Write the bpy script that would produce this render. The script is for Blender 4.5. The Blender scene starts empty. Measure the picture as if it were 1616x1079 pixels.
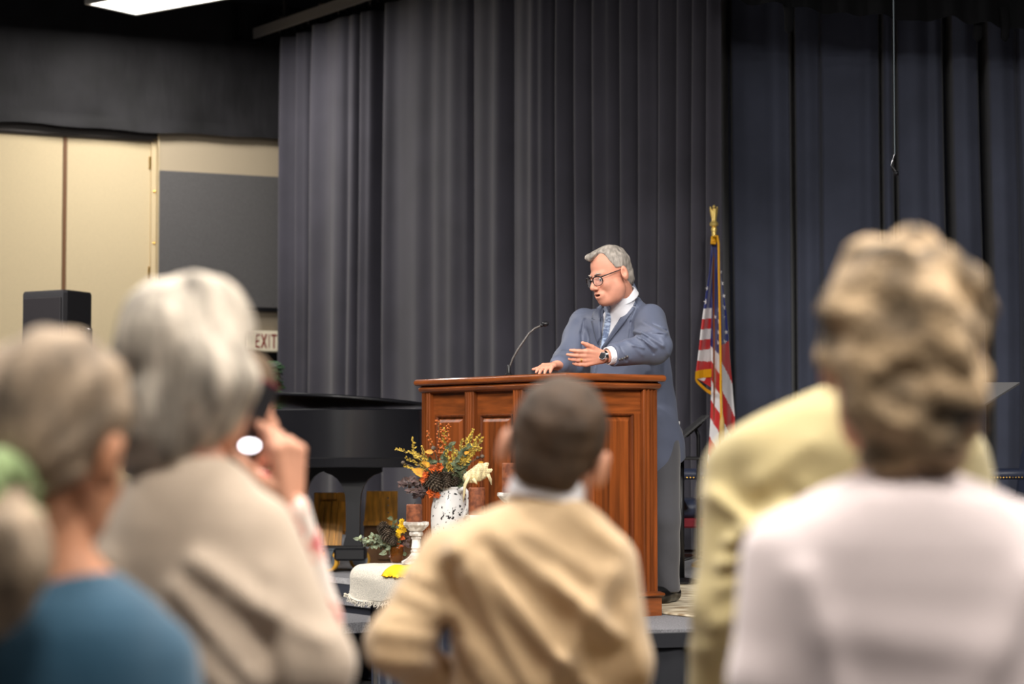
import bpy, math, random
import numpy as np
from mathutils import Vector, Matrix
random.seed(4)
RNG = np.random.default_rng(4)
C = bpy.context.scene.collection
SC = bpy.context.scene
PI = math.pi
# ------------------------------------------------------------------ camera, light, exposure
F = 3300.0
EYE = 1.42
TILT = math.atan(160.5 / F)
cam_d = bpy.data.cameras.new('camera')
cam = bpy.data.objects.new('camera', cam_d)
C.objects.link(cam)
cam.location = (0, 0, EYE)
cam.rotation_euler = (PI / 2 + TILT, 0, 0)
cam_d.sensor_width = 36
cam_d.lens = F * 36 / 1616
cam_d.clip_end = 200
cam_d.dof.use_dof = True
cam_d.dof.focus_distance = 10.4
cam_d.dof.aperture_fstop = 2.5
SC.camera = cam
SC.view_settings.view_transform = 'Standard'
SC.view_settings.look = 'None'
SC.view_settings.gamma = 1
SC.view_settings.use_curve_mapping = False
SC.view_settings.exposure = 0.12
SC.cycles.use_denoising = True
W = bpy.data.worlds.new('room_air')
SC.world = W
W.use_nodes = True
W.node_tree.nodes['Background'].inputs[0].default_value = (0.75, 0.8, 1, 1)
W.node_tree.nodes['Background'].inputs[1].default_value = 0.006
STAGE = 0.60


def area(name, loc, sx, sy, power, col=(1, .96, .91), aim=None):
    d = bpy.data.lights.new(name, 'AREA')
    d.shape = 'RECTANGLE'
    d.size, d.size_y, d.energy, d.color = sx, sy, power, col
    o = bpy.data.objects.new(name, d)
    C.objects.link(o)
    o.location = loc
    if aim is not None:
        o.rotation_euler = (Vector(aim) - Vector(loc)).to_track_quat('-Z', 'Y').to_euler()
    return o


def spot(name, loc, aim, power, size=20, blend=.6, rad=.12, col=(1, .95, .88)):
    d = bpy.data.lights.new(name, 'SPOT')
    d.energy, d.color, d.spot_size, d.spot_blend, d.shadow_soft_size = power, col, math.radians(size), blend, rad
    o = bpy.data.objects.new(name, d)
    C.objects.link(o)
    o.location = loc
    o.rotation_euler = (Vector(aim) - Vector(loc)).to_track_quat('-Z', 'Y').to_euler()
    return o


LAMPS = [(-3.15, 18.42, 90, 37), (-3.2, 1.0, 100, 0), (0.2, 1.0, 140, 0), (3.4, 1.0, 160, 0), (-3.2, 4.0, 190, 0), (0.2, 3.6, 190, 0), (3.4, 4.0, 190, 0),
         (-3.4, 8.2, 190, 0), (0.2, 7.6, 80, 0), (4.0, 8.0, 90, 0), (-4.6, 13.0, 230, 0)]
for i, (lx, ly, pw, rz) in enumerate(LAMPS):
    area('troffer_light', (lx, ly, 5.33), 1.15, .55, pw).rotation_euler[2] = -math.radians(rz)
STAGE_SPOTS = [((-5.2, 5.2, 5.1), (0.3, 10.5, 1.9), 3800, 22), ((-2.2, 2.6, 5.1), (-.3, 10.0, 1.3), 1200, 24), ((1.2, 3.0, 5.1), (1.0, 13.0, 1.4), 800, 26), ((-3.4, 4.4, 5.1), (-1.5, 13.8, 1.1), 1300, 20)]  # the last spot is added to brighten the boards and the piano rim
for loc, aim, pw, sz in STAGE_SPOTS:
    spot('stage_spot_light', loc, aim, pw, sz)


# ------------------------------------------------------------------ helpers
def ray(px, py):
    x, y = (px - 808) / F, (539.5 - py) / F
    c, s = math.cos(TILT), math.sin(TILT)
    return np.array([x, c - y * s, s + y * c])


def at(px, py, Y):
    d = ray(px, py)
    p = d * (Y / d[1])
    p[2] += EYE
    return p


def atz(px, py, z):
    d = ray(px, py)
    p = d * ((z - EYE) / d[2])
    p[2] += EYE
    return p


def proj(P):
    P = np.asarray(P, float)
    c, s = math.cos(TILT), math.sin(TILT)
    y, z = P[..., 1], P[..., 2] - EYE
    f = y * c + z * s
    u = -y * s + z * c
    return 808 + F * P[..., 0] / f, 539.5 - F * u / f


def lin(c):
    c = np.array(c, float) / 255
    return tuple(np.where(c <= .04045, c / 12.92, ((c + .055) / 1.055) ** 2.4)) + (1.0,)


def mat(name, col, rough=.6, metal=0, spec=.5, noise=None, bump=None, emit=None, trans=0, sheen=0, coat=0, ior=1.45, stretch=(1, 1, 1), col2=None, bstretch=None, detail=4):
    m = bpy.data.materials.new(name)
    m.use_nodes = True
    nt = m.node_tree
    b = nt.nodes['Principled BSDF']
    b.inputs['Base Color'].default_value = lin(col)
    b.inputs['Roughness'].default_value = rough
    b.inputs['Metallic'].default_value = metal
    b.inputs['Specular IOR Level'].default_value = spec
    b.inputs['IOR'].default_value = ior
    if trans: b.inputs['Transmission Weight'].default_value = trans
    if sheen:
        b.inputs['Sheen Weight'].default_value = sheen
        b.inputs['Sheen Roughness'].default_value = .5
    if coat:
        b.inputs['Coat Weight'].default_value = coat
        b.inputs['Coat Roughness'].default_value = .12
    if emit:
        b.inputs['Emission Color'].default_value = lin(emit[0])
        b.inputs['Emission Strength'].default_value = emit[1]
    tc = nt.nodes.new('ShaderNodeTexCoord')

    def tex(scale, st, det=4):
        mp = nt.nodes.new('ShaderNodeMapping')
        mp.inputs['Scale'].default_value = st
        nt.links.new(tc.outputs['Object'], mp.inputs[0])
        n = nt.nodes.new('ShaderNodeTexNoise')
        n.inputs['Scale'].default_value = scale
        n.inputs['Detail'].default_value = det
        nt.links.new(mp.outputs[0], n.inputs['Vector'])
        return n.outputs['Fac']
    if noise:
        f = tex(noise[0], stretch, detail)
        r = nt.nodes.new('ShaderNodeValToRGB')
        a = noise[1]
        lo = [max(0, v * (1 - a)) for v in col] if col2 is None else col2
        hi = [min(255, v * (1 + a * .6)) for v in col] if col2 is None else col
        r.color_ramp.elements[0].color = lin(lo)
        r.color_ramp.elements[1].color = lin(hi)
        w = noise[2] if len(noise) > 2 else .2
        r.color_ramp.elements[0].position = .5 - w
        r.color_ramp.elements[1].position = .5 + w
        nt.links.new(f, r.inputs[0])
        nt.links.new(r.outputs[0], b.inputs['Base Color'])
    if bump:
        f = tex(bump[0], bstretch or stretch)
        bn = nt.nodes.new('ShaderNodeBump')
        bn.inputs['Strength'].default_value = bump[1]
        bn.inputs['Distance'].default_value = bump[2] if len(bump) > 2 else .01
        nt.links.new(f, bn.inputs['Height'])
        nt.links.new(bn.outputs[0], b.inputs['Normal'])
    return m


def tag(o, label=None, cat=None, group=None, kind=None):
    if label: o['label'] = label
    if cat: o['category'] = cat
    if group: o['group'] = group
    if kind: o['kind'] = kind
    return o


def empty(name, loc, label=None, cat=None, group=None, kind=None):
    o = bpy.data.objects.new(name, None)
    C.objects.link(o)
    o.location = tuple(float(v) for v in loc)
    return tag(o, label, cat, group, kind)


def wloc(o):
    v = Vector((0, 0, 0))
    while o is not None:
        v = v + o.location
        o = o.parent
    return v


def link(name, me, parent=None, origin=None):
    """mesh in world coordinates; its origin is moved to ORIGIN"""
    o = bpy.data.objects.new(name, me)
    C.objects.link(o)
    if origin is not None:
        org = Vector([float(v) for v in origin])
        me.transform(Matrix.Translation(-org))
    else:
        org = Vector((0, 0, 0))
    if parent is not None:
        o.parent = parent
        o.location = org - wloc(parent)
    else:
        o.location = org
    return o


def mesh(name, V, Fc, m, parent=None, smooth=False, origin=None, mids=None):
    me = bpy.data.meshes.new(name)
    me.from_pydata([tuple(map(float, v)) for v in V], [], [tuple(map(int, f)) for f in Fc])
    for mm in (m if isinstance(m, (list, tuple)) else [m]):
        me.materials.append(mm)
    if mids is not None:
        me.polygons.foreach_set('material_index', np.asarray(mids, dtype=np.int32))
    if smooth:
        me.polygons.foreach_set('use_smooth', np.ones(len(me.polygons), dtype=bool))
    me.update()
    return link(name, me, parent, origin)


class MB:
    """collects shapes into one mesh"""

    def __init__(self, M=None):
        self.V, self.F, self.M = [], [], M

    def add(self, V, Fc):
        n = len(self.V)
        for v in V:
            v = Vector([float(q) for q in v])
            self.V.append(tuple(self.M @ v) if self.M is not None else tuple(v))
        self.F += [tuple(i + n for i in f) for f in Fc]
        return self

    def box(self, lo, hi, bev=0):
        x0, y0, z0 = lo
        x1, y1, z1 = hi
        if not bev:
            V = [(x0, y0, z0), (x1, y0, z0), (x1, y1, z0), (x0, y1, z0), (x0, y0, z1), (x1, y0, z1), (x1, y1, z1), (x0, y1, z1)]
            return self.add(V, [(0, 3, 2, 1), (4, 5, 6, 7), (0, 1, 5, 4), (1, 2, 6, 5), (2, 3, 7, 6), (3, 0, 4, 7)])
        b = bev
        rings = []
        for z, i in ((z0, b), (z0 + b, 0), (z1 - b, 0), (z1, b)):
            X0, X1, Y0, Y1 = x0 + i, x1 - i, y0 + i, y1 - i
            rings.append([(X0 + b, Y0, z), (X1 - b, Y0, z), (X1, Y0 + b, z), (X1, Y1 - b, z), (X1 - b, Y1, z), (X0 + b, Y1, z), (X0, Y1 - b, z), (X0, Y0 + b, z)])
        return self.loft(rings)

    def loft(self, rings, closed=True, caps=True):
        n = len(rings[0])
        V = [p for r in rings for p in r]
        Fc = []
        for k in range(len(rings) - 1):
            for i in range(n if closed else n - 1):
                j = (i + 1) % n
                Fc.append((k * n + i, k * n + j, (k + 1) * n + j, (k + 1) * n + i))
        if caps and closed:
            Fc.append(tuple(range(n - 1, -1, -1)))
            Fc.append(tuple((len(rings) - 1) * n + i for i in range(n)))
        return self.add(V, Fc)

    def prism(self, poly, z0, z1):
        return self.loft([[(x, y, z0) for x, y in poly], [(x, y, z1) for x, y in poly]])

    def lathe(self, prof, c=(0, 0, 0), n=24):
        rings = [[(c[0] + r * math.cos(2 * PI * i / n), c[1] + r * math.sin(2 * PI * i / n), c[2] + z) for i in range(n)] for r, z in prof]
        return self.loft(rings)

    def tube(self, pts, rad, n=8):
        pts = [Vector([float(q) for q in p]) for p in pts]
        R = rad if isinstance(rad, (list, tuple)) else [rad] * len(pts)
        rings = []
        up = Vector((0.13, 0.31, .94))
        for i, p in enumerate(pts):
            t = (pts[min(i + 1, len(pts) - 1)] - pts[max(i - 1, 0)]).normalized()
            a = t.cross(up)
            if a.length < 1e-3: a = t.cross(Vector((1, 0, 0)))
            a.normalize()
            b = t.cross(a)
            rings.append([p + (a * math.cos(2 * PI * k / n) + b * math.sin(2 * PI * k / n)) * R[i] for k in range(n)])
        return self.loft(rings)

    def ball(self, c, r, n=10, m=6):
        r = (r, r, r) if not isinstance(r, (tuple, list)) else r
        rings = []
        for k in range(m + 1):
            th = PI * (k + .02) / (m + .04)
            rings.append([(c[0] + r[0] * math.sin(th) * math.cos(2 * PI * i / n), c[1] + r[1] * math.sin(th) * math.sin(2 * PI * i / n), c[2] - r[2] * math.cos(th)) for i in range(n)])
        return self.loft(rings)

    def leaf(self, p, d, up, L, w, bend=.2):
        p, d, up = Vector([float(q) for q in p]), Vector(d).normalized(), Vector(up).normalized()
        s = d.cross(up)
        if s.length < 1e-3: s = d.cross(Vector((1, 0, .2)))
        s.normalize()
        n = s.cross(d)
        a = [p, p + d * L * .3 + s * w * .5 + n * .1 * w, p + d * L * .65 + s * w * .42 - n * bend * L * .3, p + d * L - n * bend * L, p + d * L * .65 - s * w * .42 - n * bend * L * .3, p + d * L * .3 - s * w * .5 + n * .1 * w, p + d * L * .4 - n * .12 * w]
        return self.add(a, [(0, 1, 6), (1, 2, 6), (2, 3, 6), (3, 4, 6), (4, 5, 6), (5, 0, 6)])

    def build(self, name, m, parent=None, smooth=False, origin=None, auto=None):
        o = mesh(name, self.V, self.F, m, parent, smooth or auto is not None, origin)
        if auto is not None:
            o.data.set_sharp_from_angle(angle=math.radians(auto))
        return o


# ------------------------------------------------------------------ signed distance modelling
def nrm(a): return np.sqrt(np.einsum('ij,ij->i', a, a))


def rc(P, a, b, ra, rb=None):
    a, b = np.asarray(a, np.float32), np.asarray(b, np.float32)
    rb = ra if rb is None else rb
    ba = b - a
    t = np.clip(((P - a) @ ba) / max(float(ba @ ba), 1e-9), 0, 1)
    return nrm(P - a - t[:, None] * ba) - (ra + (rb - ra) * t)


def el(P, c, r, R=None):
    q = P - np.asarray(c, np.float32)
    if R is not None: q = q @ R
    r = np.asarray(r, np.float32)
    k0 = nrm(q / r)
    k1 = nrm(q / (r * r)) + 1e-9
    return k0 * (k0 - 1) / k1


def smin(a, b, k):
    h = np.clip(.5 + .5 * (b - a) / k, 0, 1)
    return b + (a - b) * h - k * h * (1 - h)


def smax(a, b, k): return -smin(-a, -b, k)


def chain(P, pts, rad, k=.02):
    d = None
    for i in range(len(pts) - 1):
        e = rc(P, pts[i], pts[i + 1], rad[i], rad[i + 1])
        d = e if d is None else smin(d, e, k)
    return d


def rot(yaw=0, pitch=0, roll=0):
    """columns are the local axes: x right, y forward, z up. yaw turns left, pitch lifts the chin, roll tilts to the right"""
    return np.array((Matrix.Rotation(math.radians(yaw), 3, 'Z') @ Matrix.Rotation(math.radians(pitch), 3, 'X') @ Matrix.Rotation(math.radians(roll), 3, 'Y')), np.float32)


def loftd(P, tab):
    """elliptic loft: rows z, a, b, cx, cy"""
    t = np.array(sorted(tab), np.float32)
    z = P[:, 2]
    a, b, cx, cy = (np.interp(z, t[:, 0], t[:, i]).astype(np.float32) for i in (1, 2, 3, 4))
    x, y = (P[:, 0] - cx), (P[:, 1] - cy)
    r = ((np.abs(x) / a) ** 2.3 + (np.abs(y) / b) ** 2.3) ** (1 / 2.3)
    d = (r - 1) * np.minimum(a, b) * .8
    return np.maximum(d, np.maximum(z - t[-1, 0], t[0, 0] - z))


def ridge(P, a, b, amp, w, ax=(0, 2)):
    """a soft cloth fold along the segment a-b, given in two of the three axes"""
    q = P[:, ax] - np.asarray(a, np.float32)
    ba = np.asarray(b, np.float32) - np.asarray(a, np.float32)
    t = np.clip((q @ ba) / float(ba @ ba), 0, 1)
    e = nrm(q - t[:, None] * ba)
    return -amp * np.exp(-(e / w) ** 2)


def sdf_arrays(f, lo, hi, h, B=5):
    lo, hi = np.asarray(lo, float), np.asarray(hi, float)
    n = np.maximum(1, np.ceil((hi - lo) / h / B).astype(int))
    bi = np.stack(np.meshgrid(*[np.arange(k) for k in n], indexing='ij'), -1).reshape(-1, 3)
    cen = (lo + (bi * B + (B - 1) / 2) * h).astype(np.float32)
    d = f(cen)
    V = np.repeat(np.repeat(np.repeat(np.where(d < 0, -1, 1).astype(np.float32).reshape(n), B, 0), B, 1), B, 2)
    near = np.abs(d) < B * h * .87 * 1.5 + h
    nb = bi[near]
    off = np.stack(np.meshgrid(*[np.arange(B)] * 3, indexing='ij'), -1).reshape(-1, 3)
    V6 = V.reshape(n[0], B, n[1], B, n[2], B)
    step = max(1, 400000 // B ** 3)
    for s in range(0, len(nb), step):
        q = nb[s:s + step]
        pts = (lo + (q[:, None, :] * B + off[None]) * h).reshape(-1, 3).astype(np.float32)
        V6[q[:, 0], :, q[:, 1], :, q[:, 2], :] = f(pts).reshape(-1, B, B, B)
    V = V6.reshape(n * B)
    S = V < 0
    cnt = np.zeros(np.array(S.shape) - 1, np.uint8)
    sl = (slice(None, -1), slice(1, None))
    for a in (0, 1):
        for b in (0, 1):
            for c in (0, 1):
                cnt += S[sl[a], sl[b], sl[c]]
    act = np.argwhere((cnt > 0) & (cnt < 8))
    vid = np.full(cnt.shape, -1, np.int32)
    vid[act[:, 0], act[:, 1], act[:, 2]] = np.arange(len(act))
    acc = np.zeros((len(act), 3))
    num = np.zeros(len(act))
    cs = [(0, 0, 0), (1, 0, 0), (0, 1, 0), (0, 0, 1), (1, 1, 0), (1, 0, 1), (0, 1, 1), (1, 1, 1)]
    val = {c: V[act[:, 0] + c[0], act[:, 1] + c[1], act[:, 2] + c[2]] for c in cs}
    for c in cs:
        for ax in range(3):
            if c[ax] == 0:
                e = list(c); e[ax] = 1
                v0, v1 = val[c], val[tuple(e)]
                k = (v0 < 0) != (v1 < 0)
                t = np.where(k, v0 / np.where(k, v0 - v1, 1), 0)
                p = np.tile(np.array(c, float), (len(act), 1))
                p[:, ax] += t
                acc[k] += p[k]
                num[k] += 1
    P = lo + (act + acc / num[:, None]) * h
    Fs = []
    for ax in range(3):
        o1, o2 = [(1, 2), (2, 0), (0, 1)][ax]
        s0 = [slice(None)] * 3; s1 = [slice(None)] * 3
        s0[ax] = slice(None, -1); s1[ax] = slice(1, None)
        e = np.argwhere(S[tuple(s0)] != S[tuple(s1)])
        e = e[(e[:, o1] > 0) & (e[:, o2] > 0) & (e[:, o1] < cnt.shape[o1]) & (e[:, o2] < cnt.shape[o2])]
        if not len(e): continue
        ins = S[e[:, 0], e[:, 1], e[:, 2]]
        q = []
        for da, db in ((-1, -1), (0, -1), (0, 0), (-1, 0)):
            g = e.copy(); g[:, o1] += da; g[:, o2] += db
            q.append(vid[g[:, 0], g[:, 1], g[:, 2]])
        q = np.stack(q, 1)
        q[~ins] = q[~ins][:, ::-1]
        Fs.append(q[(q >= 0).all(1)])
    return P, np.concatenate(Fs)


def sdf_mesh(name, f, lo, hi, h, m, parent=None, origin=None, B=5, parts=None):
    """a mesh object of the surface f; PARTS are further (f, lo, hi, h) joined into the same mesh"""
    P, Fs = sdf_arrays(f, lo, hi, h, B)
    for q in parts or ():
        P2, F2 = sdf_arrays(*q)
        Fs = np.concatenate([Fs, F2 + len(P)])
        P = np.concatenate([P, P2])
    if origin is not None: P = P - np.asarray(origin, float)
    me = bpy.data.meshes.new(name)
    me.vertices.add(len(P)); me.vertices.foreach_set('co', P.astype(np.float32).ravel())
    me.loops.add(len(Fs) * 4); me.loops.foreach_set('vertex_index', Fs.astype(np.int32).ravel())
    me.polygons.add(len(Fs)); me.polygons.foreach_set('loop_start', np.arange(0, len(Fs) * 4, 4, dtype=np.int32))
    me.update(calc_edges=True)
    me.polygons.foreach_set('use_smooth', np.ones(len(Fs), dtype=bool))
    me.materials.append(m)
    o = bpy.data.objects.new(name, me)
    C.objects.link(o)
    org = Vector([float(v) for v in origin]) if origin is not None else Vector((0, 0, 0))
    if parent is not None:
        o.parent = parent
        o.location = org - wloc(parent)
    else:
        o.location = org
    return o


def hit(f, px, py, Y0, Y1):
    """first point of the surface f on the line through a pixel"""
    d = ray(px, py); d = d / d[1]
    o = np.array([0, 0, EYE])
    Y = np.linspace(Y0, Y1, 500)
    P = (o + Y[:, None] * d).astype(np.float32)
    v = f(P)
    i = np.argmax(v < 0)
    if v[i] >= 0: i = int(np.argmin(v))
    return P[i].astype(float)

# ------------------------------------------------------------------ materials
M = {}
M['black_wall'] = mat('black_wall', (29, 28, 31), .75, noise=(3, .3), bump=(5, .5, .03), bstretch=(1, 1, .25))
M['ceiling'] = mat('ceiling_paint', (24, 25, 32), .9)
M['cream'] = mat('cream_fabric', (220, 201, 163), .85, noise=(140, .035))
M['cream_wall'] = mat('cream_paint', (190, 174, 148), .8)
M['tan_wall'] = mat('tan_paint', (140, 128, 110), .8)
M['grey_panel'] = mat('grey_panel', (98, 96, 96), .9, noise=(80, .08))
M['brown_trim'] = mat('brown_trim', (120, 84, 55), .6)
M['grey_metal'] = mat('grey_metal', (92, 88, 86), .45, metal=.6)
M['track'] = mat('track_metal', (150, 145, 140), .5)
M['dark_metal'] = mat('dark_metal', (38, 38, 42), .45, metal=.6)
M['black_metal'] = mat('black_metal', (22, 22, 25), .4, spec=.5)
M['chrome'] = mat('chrome', (200, 200, 205), .2, metal=1)
M['brass'] = mat('brass', (214, 170, 80), .28, metal=1)
M['carpet'] = mat('stage_carpet', (128, 127, 131), .95, noise=(120, .25), bump=(300, .3, .003))
M['floor'] = mat('floor_carpet', (70, 68, 70), .95, noise=(60, .3))
M['nosing'] = mat('step_nosing', (168, 166, 168), .7, noise=(40, .15))
M['fascia'] = mat('step_fascia', (50, 52, 62), .6)
M['skirt'] = mat('black_skirt', (30, 31, 37), .8, sheen=.2)
M['navy_skirt'] = mat('navy_skirt', (38, 43, 60), .7, sheen=.3)
M['curtain'] = mat('curtain_cloth', (66, 64, 74), .85, sheen=.25, noise=(2, .1))
M['curtain_bluelit'] = mat('curtain_cloth_bluelit', (82, 87, 106), .85, sheen=.25, noise=(2, .1))  # same cloth as the other curtain; its bluer light is put into the colour
M['valance'] = mat('valance_cloth', (14, 15, 19), .95)
WOOD = dict(rough=.3, spec=.5, coat=.35)
M['wood_v'] = mat('mahogany_upright', (116, 60, 26), noise=(9, .6, .3), stretch=(4, 4, .16), bump=(30, .04), detail=6, **WOOD)
M['wood_h'] = mat('mahogany_level', (128, 67, 30), noise=(14, .42, .3), stretch=(.35, .35, 3.2), detail=6, **WOOD)
M['wood_dark'] = mat('mahogany_frame', (92, 45, 20), noise=(12, .45, .25), stretch=(5, 5, .14), detail=5, **WOOD)
M['honey'] = mat('honey_wood', (214, 148, 50), .45, noise=(6, .3), stretch=(6, 6, .3))
M['box_brown'] = mat('brown_card', (92, 62, 34), .75, noise=(12, .15))
M['piano'] = mat('piano_black', (24, 24, 28), .28, spec=.7, coat=.6)
M['piano_sat'] = mat('piano_satin', (24, 24, 28), .38, spec=.5)
M['gold_frame'] = mat('gold_plate', (150, 105, 45), .35, metal=1)
M['rubber_yellow'] = mat('yellow_tyre', (205, 150, 45), .5)
M['galv'] = mat('galvanised_steel', (140, 148, 156), .4, metal=.7)
M['white_paint'] = mat('white_paint', (232, 230, 228), .5)
M['rug'] = mat('rug_pile', (232, 220, 194), .95, noise=(7, .5, .12), stretch=(1, 2, 1), col2=(150, 128, 98))
M['navy_leather'] = mat('navy_leather', (52, 58, 78), .38, spec=.5)
M['red_cloth'] = mat('red_cloth', (112, 22, 34), .8)
M['mahog_chair'] = mat('chair_wood', (40, 20, 15), .35)
M['lens'] = mat('lamp_diffuser', (255, 252, 245), .6, emit=((255, 248, 235), 6))
M['white_trim'] = mat('white_enamel', (225, 225, 225), .5)
M['exit_face'] = mat('exit_face', (236, 225, 200), .5, emit=((255, 240, 205), .12))
M['exit_red'] = mat('exit_letters', (150, 26, 22), .5)
M['plant'] = mat('plant_green', (72, 110, 72), .55, noise=(20, .5))
M['cabinet'] = mat('loudspeaker_shell', (52, 51, 54), .6, bump=(250, .2, .002))
M['grille'] = mat('loudspeaker_grille', (50, 47, 50), .55, bump=(400, .4, .002))

# local frame shared by lectern, stage edge, display table and back curtain
C0 = np.array([.25, 9.70, STAGE])
D = np.array([-.573, .818, 0]); D /= np.linalg.norm(D)
N = np.array([D[1] * -1, D[0], 0.0])     # towards the hall
N = np.array([-.819, -.5735, 0]); N -= D * (N @ D); N /= np.linalg.norm(N)
LF = Matrix(((D[0], N[0], 0, C0[0]), (D[1], N[1], 0, C0[1]), (0, 0, 1, C0[2]), (0, 0, 0, 1)))


def uv(u, v, z=0.0): return C0 + D * u + N * v + np.array([0, 0, z])


# ------------------------------------------------------------------ room shell
tag(MB().box((-9, -6, -.1), (9.5, 26, 0)).build('floor', M['floor']), kind='structure')
tag(MB().box((-9, -6, 5.75), (9.5, 26, 5.9)).build('ceiling', M['ceiling']), kind='structure')
tag(MB().box((9.5, -6, 0), (9.7, 26, 5.75)).build('wall_right', M['black_wall']), kind='structure')
tag(MB().box((-9, -6.2, 0), (9.5, -6, 5.75)).build('wall_rear', M['tan_wall']), kind='structure')
WD = np.array([-.906, -.423, 0]); WD /= np.linalg.norm(WD)           # left wall runs this way, away from the curtain
WN = np.array([-WD[1], WD[0], 0]) * -1
if WN[1] > 0: WN = -WN                                               # towards the hall
W0 = at(445, 700, 20.6); W0[2] = 0
WF = Matrix(((WD[0], WN[0], 0, W0[0]), (WD[1], WN[1], 0, W0[1]), (0, 0, 1, 0), (0, 0, 0, 1)))


def wall_s(px):
    """distance along the left wall of the pixel column px"""
    k = (px - 808) / F / math.cos(TILT)
    return (k * W0[1] - W0[0]) / (WD[0] - k * WD[1])


def wall_z(px, py):
    p = W0 + WD * wall_s(px)
    return at(px, py, p[1])[2]


ZT = wall_z(340, 209)
s_jamb, s_end = wall_s(246), wall_s(-420)
tag(MB(WF).box((-3.6, -.2, 0), (s_jamb, 0, ZT)).build('wall_left', M['cream_wall']), kind='structure')
tag(MB(WF).box((s_jamb, -.35, 0), (s_end + 3, -.2, ZT)).build('wall_left', M['cream_wall']), kind='structure')
# black cladding above, sagging a little, with loose lower edge
rings, ns = [], 60
V, Fc = [], []
zr = [ZT - .05, ZT + .02, ZT + .1, ZT + .3, ZT + .6, ZT + 1.0, 5.75]
for i in range(ns + 1):
    s = -3.6 + (s_end + 6.6) * i / ns
    for j, z in enumerate(zr):
        w = .02 * math.sin(s * 5.1 + j) + .014 * math.sin(s * 11.3 + 2 * j)
        V.append(tuple(WF @ Vector((s, .06 + (w if 0 < j < 5 else 0) + (.05 if j == 0 else 0), z + (.008 * math.sin(s * 3.1) + .008 * math.sin(s * 8) if j < 2 else 0)))))
nz = len(zr)
for i in range(ns):
    for j in range(nz - 1):
        a = i * nz + j
        Fc.append((a, a + nz, a + nz + 1, a + 1))
tag(mesh('wall_upper_left', V, Fc, M['black_wall'], smooth=True), kind='structure')
tag(MB(WF).box((-3.6, -.2, ZT), (s_end + 3, 0, 5.75)).build('wall_upper', M['black_wall']), kind='structure')
# folding partition, head rail and jamb
part = empty('folding_partition', WF @ Vector((s_jamb + 1.5, -.1, 0)), 'cream folding partition of tall fabric panels below the black wall', 'partition')
zp = wall_z(150, 218)
s1, s2 = wall_s(101.5), wall_s(238)
MB(WF).box((s2, -.14, .02), (s1 - .018, -.05, zp), .006).build('panel', M['cream'], part)
for k in range(3):
    a = s1 + .018 + k * 1.15
    MB(WF).box((a, -.14, .02), (a + 1.11, -.05, zp), .006).build('panel', M['cream'], part)
for k in range(3):
    a = s1 + k * 1.15
    MB(WF).box((a - .018, -.13, .02), (a + .018, -.043, zp + .03), .003).build('seal', M['brown_trim'], part)
hr = MB(WF).box((s_jamb, -.16, zp), (s_end + 2, -.02, zp + .12), .01).box((s_jamb, -.02, zp + .02), (s_end + 2, 0, zp + .045)).build('head_rail', M['grey_metal'], part)
for px in (236.5,):
    for py in (256, 430):
        s = wall_s(px)
        MB(WF).box((s - .008, -.05, wall_z(px, py) - .06), (s + .012, -.036, wall_z(px, py) + .06)).build('hinge', M['brass'], part)
jb = MB(WF).box((s_jamb - .012, -.2, 0), (s_jamb + .0, .03, ZT)).box((s_jamb, -.2, 0), (s2, -.03, zp + .1)).build('trim_1', M['cream'])
tag(jb, kind='structure')
for py in (220, 302, 383):
    s = wall_s(243)
    z = wall_z(243, py)
    MB(WF).ball((s, -.028, z), .014, 8, 4).build('bolt', M['brass'], jb)
# grey wall panel, ledge line under it
ap = empty('acoustic_panel', WF @ Vector((wall_s(340), .02, wall_z(340, 380))), 'large dark grey fabric panel fixed to the cream wall', 'wall panel')
zb, zt2 = wall_z(340, 484.5), wall_z(340, 274.5)
MB(WF).box((wall_s(470), 0.003, zb), (wall_s(247.5), .05, zt2), .008).build('fabric_face', M['grey_panel'], ap)
MB(WF).box((wall_s(470), 0.003, zb - .03), (wall_s(247.5), .06, zb - .002)).build('bottom_rail', M['black_metal'], ap)
# lower doorway band with black transom behind the exit sign
MB(WF).box((wall_s(470), .004, wall_z(420, 590)), (wall_s(384), .02, wall_z(420, 486))).build('wall_panel_left', M['tan_wall'])
tag(bpy.data.objects['wall_panel_left'], kind='structure')
tag(MB(WF).box((wall_s(470), .02, wall_z(420, 573)), (wall_s(395), .03, wall_z(420, 556))).build('trim_2', M['dark_metal']), kind='structure')
tag(MB(WF).box((wall_s(470), .02, wall_z(420, 580)), (wall_s(390), .05, wall_z(420, 573))).build('trim_3', M['cream_wall']), kind='structure')
# back wall behind the curtains
tag(MB().box((-9, 24, 0), (9.5, 24.2, 5.75)).build('wall_back', M['black_wall']), kind='structure')
tag(MB(WF).box((s_end + 3, -.3, 0), (s_end + 3.2, 20, 5.75)).build('wall_side', M['black_wall']), kind='structure')

# stage platform, steps
E0 = np.array([-1.04, 12.82, 0])
cR = uv(-.49, .15)
E1 = E0 + D * .75
poly = [tuple(cR[:2]), (9.3, cR[1] + .28 * (9.3 - cR[0])), (9.3, 23.5), (0, 23.5), tuple((W0 + WD * .05)[:2]), tuple((W0 + WD * 4.6)[:2]), (-6.45, 13.2), tuple(E1[:2]), tuple(E0[:2]), tuple((E0 - D * .45)[:2]), tuple(uv(1.34, .15)[:2])]
st = MB().prism(poly, STAGE - .16, STAGE).build('floor_stage', M['carpet'])
tag(st, kind='structure')
MB().prism([(x, y + .05) for x, y in poly], 0.01, STAGE - .16).build('understage', M['fascia'], st)


def strip_edge(a, b, name, m, z0, z1, out, parent, thick=.012):
    a, b = np.array(a[:2]), np.array(b[:2])
    t = (b - a) / np.linalg.norm(b - a)
    nn = np.array([t[1], -t[0]])
    mb = MB()
    q = [a, b, b + nn * (out + thick), a + nn * (out + thick)]
    mb.prism([tuple(v) for v in q], z0, z1)
    return mb.build(name, m, parent)


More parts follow.
